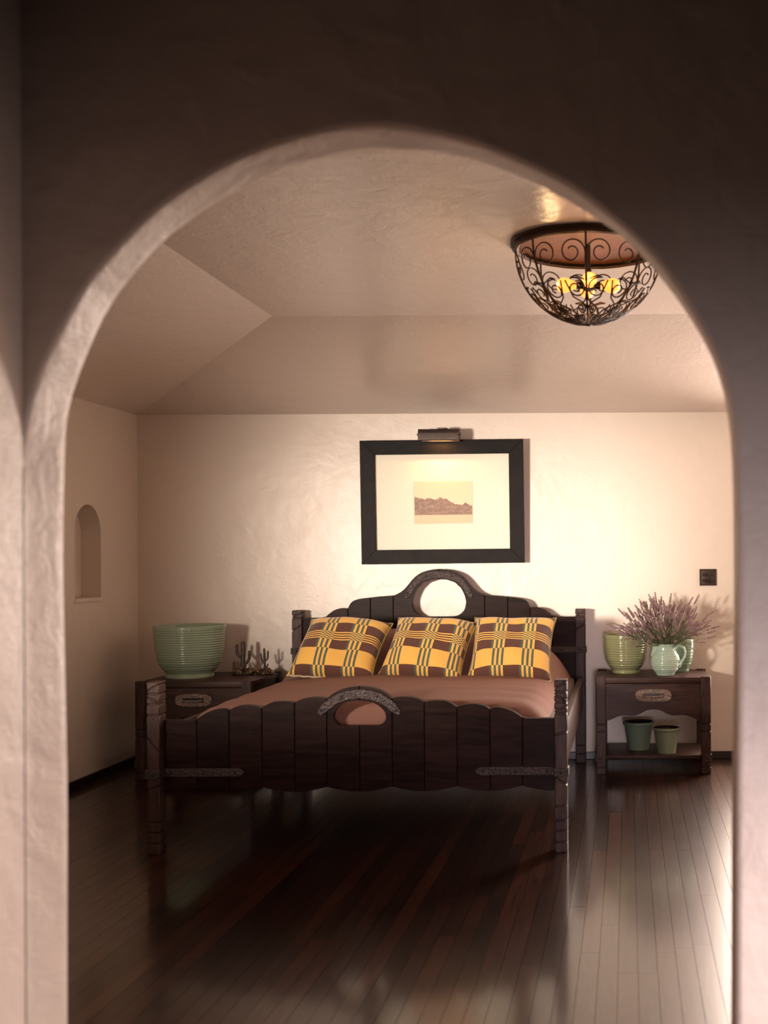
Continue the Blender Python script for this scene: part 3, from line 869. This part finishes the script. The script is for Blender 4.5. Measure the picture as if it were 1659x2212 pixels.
flowerpot('larger blue green flower pot with dark inside on the lower shelf', (a[0], 6.745, 0.100), 0.0905, 0.060, 0.158, M_POTD)
flowerpot('smaller soft green flower pot on the lower shelf', (b[0], 6.615, 0.100), 0.077, 0.052, 0.142, M_POTE)

# ------------------------------------------------------------------ jug
jx = W(1437, 1400, 6.64)[0]; JY = 6.65
jug = thing('pitcher_jug', 'pale celadon ribbed jug holding the lavender', 'jug', (jx, JY, ZT))
jt = [(0, 0.048), (0.03, 0.051), (0.08, 0.056), (0.2, 0.071), (0.35, 0.080), (0.5, 0.081), (0.63, 0.075), (0.74, 0.063), (0.82, 0.054), (0.9, 0.053), (1, 0.058)]
hj = 0.173
bm = bmesh.new(); seg = 56; N = 88; rings2 = []
for k in range(N + 1):
    q = k / N; r = lerp(jt, q)
    if 0.10 < q < 0.80: r += 0.0022 * abs(math.sin(math.pi * 11 * (q - 0.10) / 0.70))
    row = []
    for i in range(seg):
        an = 2 * math.pi * i / seg
        rr = r; zz = hj * q
        dd = abs((an - math.pi + math.pi) % (2 * math.pi) - math.pi)
        sp = math.cos(min(1, dd / 0.75) * math.pi / 2) ** 2 * max(0, (q - 0.76) / 0.24) ** 1.6
        rr += 0.026 * sp; zz += 0.006 * sp
        row.append(bm.verts.new((rr * math.cos(an), rr * math.sin(an), zz)))
    rings2.append(row)
inn = []
for s, dz in ((0.93, 0.002), (0.90, -0.004), (0.86, -0.03), (1.0, -0.07)):
    inn.append([bm.verts.new((v.co.x * s, v.co.y * s, v.co.z + dz)) for v in rings2[-1]])
for a_, b_ in zip(rings2 + inn, rings2[1:] + inn[0:1] * 0 + inn):
    pass
allr = rings2 + inn
for a_, b_ in zip(allr, allr[1:]):
    for i in range(seg):
        j = (i + 1) % seg
        bm.faces.new((a_[i], a_[j], b_[j], b_[i]))
bm.faces.new(list(reversed(allr[0]))); bm.faces.new(allr[-1])
jb = local('body', bm, M_JUG, jug, True, 60)
bm = bmesh.new()
hpth = [(0.050, 0.135), (0.058, 0.152), (0.075, 0.163), (0.092, 0.162), (0.107, 0.150), (0.113, 0.130), (0.111, 0.108), (0.102, 0.088), (0.090, 0.072), (0.083, 0.055), (0.076, 0.045)]
hpth = resample(hpth, 30)
tube(bm, [(x, -0.004, z) for x, z in hpth], [0.0075 + 0.002 * math.cos(k / 29 * 6.28) for k in range(30)], 10)
local('handle', bm, M_JUG, jug, True, 60)
jug.rotation_euler = (0, 0, R(-8))

# ------------------------------------------------------------------ lavender
def sprig_meshes(seed):
    rnd = random.Random(seed)
    bend = rnd.uniform(-0.30, 0.30); b2 = rnd.uniform(-0.2, 0.2)
    def at(q): return Vector((bend * q * q, b2 * q * q, q))
    bm = bmesh.new(); tube(bm, [at(k / 8) * 0.30 for k in range(9)], [0.0013, 0.0013, 0.0012, 0.0011, 0.001, 0.001, 0.0009, 0.0008, 0.0006], 4)
    for s in range(rnd.randint(1, 3)):                    # narrow leaves
        q = rnd.uniform(0.25, 0.6); an = rnd.uniform(0, 6.28); p = at(q) * 0.30
        d = Vector((math.cos(an), math.sin(an), 1.6)).normalized() * rnd.uniform(0.02, 0.04)
        tube(bm, [p, p + d * 0.5, p + d], [0.0008, 0.0018, 0.0003], 3)
    st = bpy.data.meshes.new('stem'); bm.to_mesh(st); bm.free(); st.materials.append(M_STEM)
    bm = bmesh.new()
    q = 0.83 + rnd.uniform(-0.05, 0.04)
    qs = [q - rnd.uniform(0.05, 0.08)] if rnd.random() < 0.6 else []
    while q < 1.0: qs.append(q); q += 0.021 + rnd.uniform(0, 0.008)
    for q in qs:
        p = at(q) * 0.30; f = min(1, (1 - q) / 0.20)
        for k in range(5):
            an = k * 1.256 + q * 40; r = 0.0034 * (0.4 + 0.7 * math.sin(math.pi * min(1, 0.2 + f * 0.7)))
            c = p + Vector((math.cos(an) * r, math.sin(an) * r, rnd.uniform(-0.002, 0.002)))
            bmesh.ops.create_icosphere(bm, subdivisions=1, radius=0.0036 * (0.6 + 0.5 * f) * rnd.uniform(0.8, 1.2), matrix=Matrix.Translation(c) @ Matrix.Rotation(an, 4, 'Z') @ Matrix.Rotation(0.5, 4, 'Y') @ Matrix.Diagonal((0.8, 0.8, 1.5, 1)))
    sp = bpy.data.meshes.new('flower_spike'); bm.to_mesh(sp); bm.free(); sp.materials.append(M_FLOWER)
    return st, sp
SPR = [sprig_meshes(s) for s in range(10)]
def bouquet(label, loc, sprigs):
    t = thing('lavender_bunch', label, 'lavender', loc)
    rr = random.Random(5)
    for k, (base, d, L) in enumerate(sprigs):
        st, sp = SPR[k % 10]
        s = inst(st, 'stem', t, base); s.rotation_mode = 'QUATERNION'
        s.rotation_quaternion = Vector(d).to_track_quat('Z', 'Y') @ Matrix.Rotation(rr.uniform(0, 6.28), 3, 'Z').to_quaternion()
        s.scale = (0.95, 0.95, L / 0.30)
        f = bpy.data.objects.new('flower_spike', sp); col.objects.link(f); f.parent = s
rnd = random.Random(21); sp = []
for k in range(285):
    an = rnd.uniform(0, 2 * math.pi)
    u = rnd.random() ** 0.60
    pol = R(63) * u
    d = Vector((math.cos(an) * math.sin(pol), math.sin(an) * math.sin(pol) * 0.6, math.cos(pol)))
    if d.y > 0.20: d.y *= 0.4
    base = Vector((d.x * 0.038, d.y * 0.038, hj - 0.030))
    d += Vector((rnd.uniform(-0.22, 0.22), rnd.uniform(-0.12, 0.12), rnd.uniform(-0.10, 0.10)))
    d.normalize()
    L = 0.297 - 0.015 * u - 0.16 * rnd.random() ** 1.3 + rnd.uniform(-0.02, 0.02)
    if rnd.random() < 0.10: L += 0.045
    sp.append((base, d, L))
for d, L in (((-0.92, 0.05, 0.36), 0.33), ((-0.85, -0.05, 0.50), 0.30), ((-0.80, -0.05, 0.60), 0.33), ((-0.70, 0.0, 0.66), 0.30), ((0.55, 0, 0.84), 0.35), ((0.66, -0.1, 0.74), 0.34), ((0.06, 0, 1), 0.31), ((-0.06, 0, 1), 0.31), ((0.84, 0, 0.50), 0.31), ((0.85, -0.05, 0.35), 0.28), ((-0.85, 0, 0.3), 0.25)):
    sp.append((Vector((d[0] * 0.03, 0, hj - 0.02)), Vector(d).normalized(), L))
bouquet('full spray of dried mauve lavender standing in the celadon jug', (jx, JY, ZT), sp)
sp = []
for k in range(12):
    an = rnd.uniform(-0.35, 0.5); sgn = rnd.choice((1, 1, -1))
    base = Vector((-sgn * rnd.uniform(0.03, 0.10), rnd.uniform(-0.07, 0.06), 0.19 + rnd.uniform(0, 0.012)))
    d = Vector((sgn * 1.0, rnd.uniform(-0.3, 0.3), rnd.uniform(0.02, 0.22))).normalized()
    sp.append((base, d, rnd.uniform(0.10, 0.15)))
bouquet('few short lavender sprigs lying over the olive green pot', (p2[0], 6.80, ZT), sp)

# ------------------------------------------------------------------ cactus figurines
def cactus(label, loc, sc, arms, trunk, rocks, seed):
    t = thing('cactus_figurine', label, 'figurine', loc, 0, 'bronze cactus figurines')
    rnd = random.Random(seed)
    def limb(name, pts, r):
        bm = bmesh.new()
        pts = [Vector((x, y, z)) * sc for x, y, z in pts]
        # smooth path with a rounded tip and ridges
        P = []; n = 18
        xs = resample([(p.x, p.z) for p in pts], n); ysx = [pts[0].y + (pts[-1].y - pts[0].y) * k / (n - 1) for k in range(n)]
        for k in range(n): P.append(Vector((xs[k][0], ysx[k], xs[k][1])))
        tip = P[-1] - P[-2]; tip.normalize()
        rad = [r * sc * (0.9 if k == 0 else 1) for k in range(n)]
        for s in (0.4, 0.75, 0.95, 1.0):
            P.append(P[n-1] + tip * r * sc * s); rad.append(r * sc * max(0.1, math.sqrt(max(0, 1 - s * s))))
        tube(bm, P, rad, 12)
        for v in bm.verts: pass
        local(name, bm, M_CACTUS, t, True, 60)
    limb('trunk', trunk[0], trunk[1])
    for a_ in arms: limb('arm', a_[0], a_[1])
    bm = bmesh.new()
    for k in range(rocks):
        an = rnd.uniform(0, 6.28); rr = math.sqrt(rnd.random()) * 0.046
        c = Vector((math.cos(an) * rr * 1.15, math.sin(an) * rr * 0.7, 0.012 + 0.030 * (1 - rr / 0.05) + rnd.uniform(-0.003, 0.005))) * sc
        rr2 = rnd.uniform(0.010, 0.017) * sc
        c.z = max(c.z, rr2 * 0.62)
        bmesh.ops.create_icosphere(bm, subdivisions=1, radius=rr2, matrix=Matrix.Translation(c) @ Matrix.Rotation(rnd.uniform(0, 3), 4, 'X') @ Matrix.Diagonal((1.2, 0.9, 0.7, 1)))
    for v in bm.verts: v.co.z = max(0.0, v.co.z)
    local('rock_base', bm, M_GOLD, t, False)
    bm = bmesh.new(); lathe(bm, [(0.001, 0), (0.050 * sc, 0), (0.054 * sc, 0.004 * sc), (0.048 * sc, 0.012 * sc), (0.02 * sc, 0.022 * sc), (0.001, 0.026 * sc)], 20)
    for v in bm.verts: v.co.y *= 0.7; v.co.x *= 1.1
    local('base_plate', bm, M_BRONZE, t)
    for k in range(5):                                    # tufts of leaves at the foot
        an = rnd.uniform(0, 6.28); bm = bmesh.new()
        p = Vector((math.cos(an) * 0.03, math.sin(an) * 0.018 - 0.006, 0.018)) * sc
        d = Vector((math.cos(an) * 0.5, math.sin(an) * 0.3, 1)).normalized() * rnd.uniform(0.022, 0.034) * sc
        tube(bm, [p, p + d * 0.5, p + d], [0.003 * sc, 0.005 * sc, 0.001 * sc], 6); local('leaf', bm, M_CACTUS, t)
ca = W(524, 1450, 6.78)[0]; cb = W(572, 1450, 6.80)[0]
cactus('larger bronze saguaro cactus figurine with an animal beside its trunk', (ca, 6.79, ZT), 1.13, [
    ([(-0.004, 0, 0.085), (-0.016, 0, 0.090), (-0.028, 0, 0.104), (-0.032, 0, 0.125), (-0.031, 0, 0.146)], 0.0078),
    ([(0.006, 0, 0.052), (0.020, 0, 0.062), (0.030, 0, 0.080), (0.032, 0, 0.100), (0.032, 0, 0.114)], 0.0078),
    ([(-0.006, -0.01, 0.035), (-0.018, -0.012, 0.048), (-0.026, -0.012, 0.064)], 0.0055),
    ([(-0.044, -0.012, 0.015), (-0.041, -0.012, 0.035), (-0.042, -0.012, 0.060)], 0.0075)],
    ([(0.0, 0, 0.01), (-0.001, 0, 0.06), (0.001, 0, 0.11), (0.0, 0, 0.158)], 0.0115), 26, 3)
cactus('smaller bronze cactus figurine with slender arms on golden rocks', (cb, 6.80, ZT), 0.86, [
    ([(-0.002, 0, 0.075), (-0.016, 0, 0.085), (-0.022, 0, 0.105), (-0.027, 0, 0.135)], 0.0060),
    ([(0.002, 0, 0.090), (0.014, 0, 0.098), (0.021, 0, 0.115), (0.021, 0, 0.152)], 0.0060),
    ([(0.004, 0, 0.045), (0.016, 0, 0.055), (0.020, 0, 0.066)], 0.005)],
    ([(0.0, 0, 0.01), (0.0, 0, 0.07), (-0.002, 0, 0.12), (-0.004, 0, 0.168)], 0.0068), 30, 5)

# ------------------------------------------------------------------ framed picture and picture light
PD = 6.93
pcx, pcz = W(956, 1084, PD)
pw2, ph2 = 0.351 * PD / 2.56 / 2 * 1.0, 0.2665 * PD / 2.56 / 2
pic = thing('framed_picture', 'wide black oak frame with ivory mat and small sepia landscape print', 'picture', (pcx, PD, pcz))
pic.rotation_euler = (R(1.6), R(-0.35), 0)
fw = 0.083
def mitre(side):
    o = [(-pw2, -ph2), (pw2, -ph2), (pw2, ph2), (-pw2, ph2)]
    i = [(-pw2 + fw, -ph2 + fw), (pw2 - fw, -ph2 + fw), (pw2 - fw, ph2 - fw), (-pw2 + fw, ph2 - fw)]
    j = (side + 1) % 4
    return [o[side], o[j], i[j], i[side]]
for s in range(4):
    bm = bmesh.new(); prism(bm, mitre(s), -0.020, 0.022, 0.0010, 1); local('frame_bar', bm, M_FRAME, pic)
local('mat_board', box(-pw2 + fw - 0.004, pw2 - fw + 0.004, 0.006, 0.010, -ph2 + fw - 0.004, ph2 - fw + 0.004), M_MAT, pic, False)
local('backing', box(-pw2 + 0.02, pw2 - 0.02, 0.010, 0.020, -ph2 + 0.02, ph2 - 0.02), M_FRAME, pic, False)
def print_mat():
    t = NT('sepia_hill_print'); v = t.coord('Generated')
    sp_ = t.n('ShaderNodeSeparateXYZ'); t.l(v, sp_.inputs[0]); x, z = sp_.outputs[0], sp_.outputs[2]
    cx = t.n('ShaderNodeCombineXYZ'); t.l(x, cx.inputs[0])
    ridge = t.noise(cx.outputs[0], 3.2, 4, 0.55)
    h1 = t.math('SUBTRACT', t.math('MULTIPLY_ADD', ridge, 0.55, 0.38), t.math('MULTIPLY', x, 0.22))
    hill = t.math('LESS_THAN', z, h1)
    ground = t.math('LESS_THAN', z, 0.20)
    tex = t.noise(v, 14, 5, 0.65, 1.0)
    hc = t.ramp(tex, [(0.42, (0.17, 0.085, 0.05)), (0.66, (0.34, 0.19, 0.12))])
    sky = (0.82, 0.56, 0.37, 1); gr = (0.72, 0.46, 0.29, 1)
    return t.out(t.mix(ground, t.mix(hill, sky, hc), gr), 0.5)
a = W(895, 1085, PD)[0] - pcx; b = W(1020, 1085, PD)[0] - pcx
c = W(957, 1130, PD)[1] - pcz; d = W(957, 1041, PD)[1] - pcz
local('print_border', box(a - 0.006, b + 0.003, 0.0048, 0.0065, c - 0.005, d + 0.006), M_MATEDGE, pic, False)
local('print', box(a, b, 0.0038, 0.006, c, d), print_mat(), pic, False)

LX, LZ = W(948.5, 938, 6.84)
pl = thing('picture_light', 'small bronze half-round picture light above the frame', 'lamp', (LX, 6.84, LZ))
hwid = 0.113
bm = bmesh.new()
arcp = [(0.036 * math.cos(a_), 0.030 * math.sin(a_)) for a_ in [math.pi * k / 14 for k in range(15)]]
outp = [(y, z) for y, z in arcp]; inp = [(y * 0.93, z * 0.92) for y, z in reversed(arcp)]
poly = [(0.036, -0.038)] + outp + [(-0.036, -0.038)] + [(-0.0335, -0.038)] + inp + [(0.0335, -0.038)]
A_ = [bm.verts.new((-hwid, y, z)) for y, z in poly]; B_ = [bm.verts.new((hwid, y, z)) for y, z in poly]
bm.faces.new(A_); bm.faces.new(list(reversed(B_)))
for k in range(len(poly)):
    j = (k + 1) % len(poly); bm.faces.new((A_[k], B_[k], B_[j], A_[j]))
local('shade', bm, M_BRONZE, pl)
for sx in (-1, 1):
    bm = bmesh.new(); n = 15
    pts = [(0.037, -0.038)] + [(0.037 * math.cos(math.pi * k / n), 0.031 * math.sin(math.pi * k / n)) for k in range(n + 1)] + [(-0.037, -0.038)]
    A_ = [bm.verts.new((sx * hwid, y, z)) for y, z in pts]; B_ = [bm.verts.new((sx * (hwid + 0.004), y, z)) for y, z in pts]
    bm.faces.new(A_); bm.faces.new(list(reversed(B_)))
    for k in range(len(pts)):
        j = (k + 1) % len(pts); bm.faces.new((A_[k], B_[k], B_[j], A_[j]))
    local('end_cap', bm, M_BRONZE, pl)
    bm = bmesh.new(); ball(bm, (sx * (hwid + 0.009), -0.01, -0.003), 0.0055, 10, 6); bx(bm, sx * hwid - 0.002 if sx > 0 else sx * (hwid + 0.008), sx * (hwid + 0.008) if sx > 0 else sx * hwid + 0.002, -0.012, -0.008, -0.005, -0.001)
    local('knob', bm, M_BRONZE, pl)
local('cap', box(-0.006, 0.048, -0.02, 0.02, 0.027, 0.036, bev=0.003), M_BRONZE, pl)
bm = bmesh.new(); tube(bm, [(0.0, 0.03, 0.0), (0.0, 0.07, 0.004), (0.0, 0.16, 0.004)], 0.008, 10); local('arm', bm, M_BRONZE, pl)
local('wall_plate', box(-0.035, 0.035, 0.150, 0.160, -0.03, 0.03, bev=0.003), M_BRONZE, pl)
bm = bmesh.new()
for k in range(40):
    x = -hwid + 0.006 + k * (2 * hwid - 0.012) / 39
    ball(bm, (x, -0.036, -0.038), 0.0032, 6, 4)
local('beaded_trim', bm, M_BRONZE, pl)
bm = bmesh.new(); tube(bm, [(-0.06, 0, -0.006), (0.06, 0, -0.006)], 0.010, 12); local('bulb', bm, M_BULB, pl)
l = bpy.data.lights.new('picture_lamp_light', 'AREA'); l.shape = 'RECTANGLE'; l.size = 0.12; l.size_y = 0.03; l.energy = 1.0; l.color = (1, 0.5, 0.16); l.spread = R(150)
lo_ = bpy.data.objects.new('picture_lamp_light', l); col.objects.link(lo_); lo_.location = (LX, 6.84, LZ - 0.022); lo_.rotation_euler = (R(18), 0, 0)

# ------------------------------------------------------------------ relief tile on the wall
tx, tz = W(1529, 1247, YB)
tile = thing('wall_tile', 'small square dark bronze relief tile on the wall above the lavender', 'wall plaque', (tx, YB, tz))
s2 = 0.049
local('plate', box(-s2, s2, -0.010, 0.0, -s2, s2, bev=0.0025), M_BRONZE, tile)
bm = bmesh.new()
for a_, b_, c_, d_ in ((-s2, s2, s2 - 0.008, s2), (-s2, s2, -s2, -s2 + 0.008), (-s2, -s2 + 0.008, -s2, s2), (s2 - 0.008, s2, -s2, s2)):
    bx(bm, a_, b_, -0.014, -0.008, c_, d_, 0.0015, 1)
local('border', bm, M_BRONZE, tile)
bm = bmesh.new()
for x, z, r, sx, sz in ((-0.018, 0.016, 0.014, 1.1, 0.7), (0.018, 0.016, 0.014, 1.1, 0.7), (0, -0.004, 0.012, 0.7, 1.2), (-0.02, -0.018, 0.013, 1.0, 0.7), (0.02, -0.018, 0.013, 1.0, 0.7), (0, -0.026, 0.012, 1.6, 0.5)):
    ball(bm, (x, -0.010, z), r, 12, 8, (sx, 0.9, sz))
local('relief', bm, M_BRONZE, tile)

# ------------------------------------------------------------------ ceiling lamp
LCX, LCY = W(1270.5, 520, 4.44)[0], 4.44
RB = 0.272; RZ = 2.342
lamp = thing('ceiling_lamp', 'wrought iron scrollwork bowl ceiling lamp with glowing bulbs', 'lamp', (LCX, LCY, RZ))
LZC = ZC - RZ
bm = bmesh.new()
lathe(bm, [(RB - 0.012, LZC), (RB + 0.016, LZC), (RB + 0.020, LZC - 0.006), (RB + 0.010, LZC - 0.012), (RB + 0.013, LZC - 0.018), (RB + 0.006, LZC - 0.026), (RB - 0.004, LZC - 0.030), (RB - 0.012, LZC - 0.022)], 72, cap0=False)
for v in bm.verts:
    an = math.atan2(v.co.y, v.co.x); k = 1 + 0.006 * math.sin(11 * an) + 0.004 * math.sin(23 * an + 1)
    v.co.x *= k; v.co.y *= k
local('rim', bm, M_RUST, lamp)
bm = bmesh.new(); lathe(bm, [(0.001, LZC - 0.003), (0.20, LZC - 0.003), (RB - 0.008, LZC - 0.010)], 72, cap0=False); local('pan', bm, M_PAN, lamp)
def hemi(phi, b, k=1.0):
    th = b / RB; r = RB * k * math.cos(th)
    return Vector((r * math.cos(phi), r * math.sin(phi), -RB * k * 1.0 * math.sin(th)))
rib = bmesh.new(); tube(rib, [hemi(0, RB * math.pi / 2 * k / 24) for k in range(25)], 0.0036, 6)
ribm = bpy.data.meshes.new('rib'); rib.to_mesh(ribm); rib.free(); ribm.materials.append(M_RUST)
PHW = math.pi / 8; AW = RB * PHW
def scroll_path(tail, cx, cb, r0, r1, a0, turns, n=44, sq=1.0):
    pts = list(tail)
    for k in range(n + 1):
        q = k / n; r = r0 + (r1 - r0) * q ** 0.8; an = a0 + turns * 2 * math.pi * q
        pts.append((cx + r * math.cos(an), cb + r * math.sin(an) * sq))
    return pts
# (a, b): a across from the panel's middle to the rib, b down along the bowl
paths = [
    scroll_path([(AW * 0.97, 0.170), (AW * 0.99, 0.135), (AW * 0.98, 0.100)], 0.054, 0.066, 0.053, 0.015, 0.35, -1.45),
    scroll_path([(AW * 0.92, 0.165), (AW * 0.55, 0.150)], 0.054, 0.200, 0.053, 0.013, -1.9, 1.5, sq=0.85),
    scroll_path([(AW * 0.10, 0.165), (AW * 0.30, 0.235), (AW * 0.75, 0.262)], 0.062, 0.292, 0.032, 0.008, -0.6, 1.5),
    scroll_path([(AW * 0.95, 0.275), (AW * 0.6, 0.330)], 0.050, 0.352, 0.030, 0.008, -2.3, -1.3),
    [(AW * 0.98, 0.21), (AW * 0.9, 0.25), (AW * 0.55, 0.275), (AW * 0.2, 0.30), (AW * 0.05, 0.34), (AW * 0.3, 0.385), (AW * 0.7, 0.40)],
]
sm_ = []
for p in paths:
    if len(p) < 20: p = resample(p, 30)
    for sg in (1, -1):
        bm = bmesh.new(); tube(bm, [hemi(sg * a_ / AW * PHW, b_, 0.998) for a_, b_ in p], 0.0029, 5)
        me = bpy.data.meshes.new('scroll'); bm.to_mesh(me); bm.free(); me.materials.append(M_RUST)
        for q in me.polygons: q.use_smooth = True
        sm_.append(me)
for k in range(8):
    an = -math.pi / 2 + k * math.pi / 4
    inst(ribm, 'rib', lamp, rot=(0, 0, an))
    for me in sm_: inst(me, 'scroll', lamp, rot=(0, 0, an + math.pi / 8))
bm = bmesh.new(); ball(bm, (0, 0, -RB), 0.012, 12, 8, (1, 1, 0.7)); local('finial', bm, M_RUST, lamp)
bm = bmesh.new(); tube(bm, [(0, 0, LZC - 0.005), (0, 0, -0.135)], 0.009, 10); lathe(bm, [(0.001, -0.15), (0.02, -0.145), (0.028, -0.13), (0.022, -0.112), (0.008, -0.105)], 20); local('stem', bm, M_BRONZE, lamp)
for k in range(4):
    an = -math.pi / 2 + k * math.pi / 2 + R(4)
    d = Vector((math.cos(an), math.sin(an), 0.0))
    bm = bmesh.new(); c0 = Vector((0, 0, -0.127))
    tube(bm, [c0 + d * 0.015, c0 + d * 0.045], 0.014, 12); local('socket', bm, M_RIVET, lamp)
    bm = bmesh.new()
    prof = [(0.010, 0.040), (0.013, 0.05), (0.022, 0.068), (0.028, 0.085), (0.028, 0.098), (0.020, 0.112), (0.008, 0.118), (0.001, 0.119)]
    lathe(bm, prof, 20)
    q = d.to_track_quat('Z', 'Y').to_matrix().to_4x4()
    bmesh.ops.transform(bm, matrix=Matrix.Translation(c0) @ q, verts=bm.verts)
    local('bulb', bm, M_BULB, lamp)
for k in range(4):
    an = -math.pi / 2 + k * math.pi / 2 + R(4)
    pl_ = bpy.data.lights.new('ceiling_lamp_bulb_light', 'POINT'); pl_.energy = 0.8; pl_.color = (1, 0.62, 0.28); pl_.shadow_soft_size = 0.02
    po = bpy.data.objects.new('ceiling_lamp_bulb_light', pl_); col.objects.link(po)
    po.location = (LCX + 0.14 * math.cos(an), LCY + 0.14 * math.sin(an), RZ - 0.127)
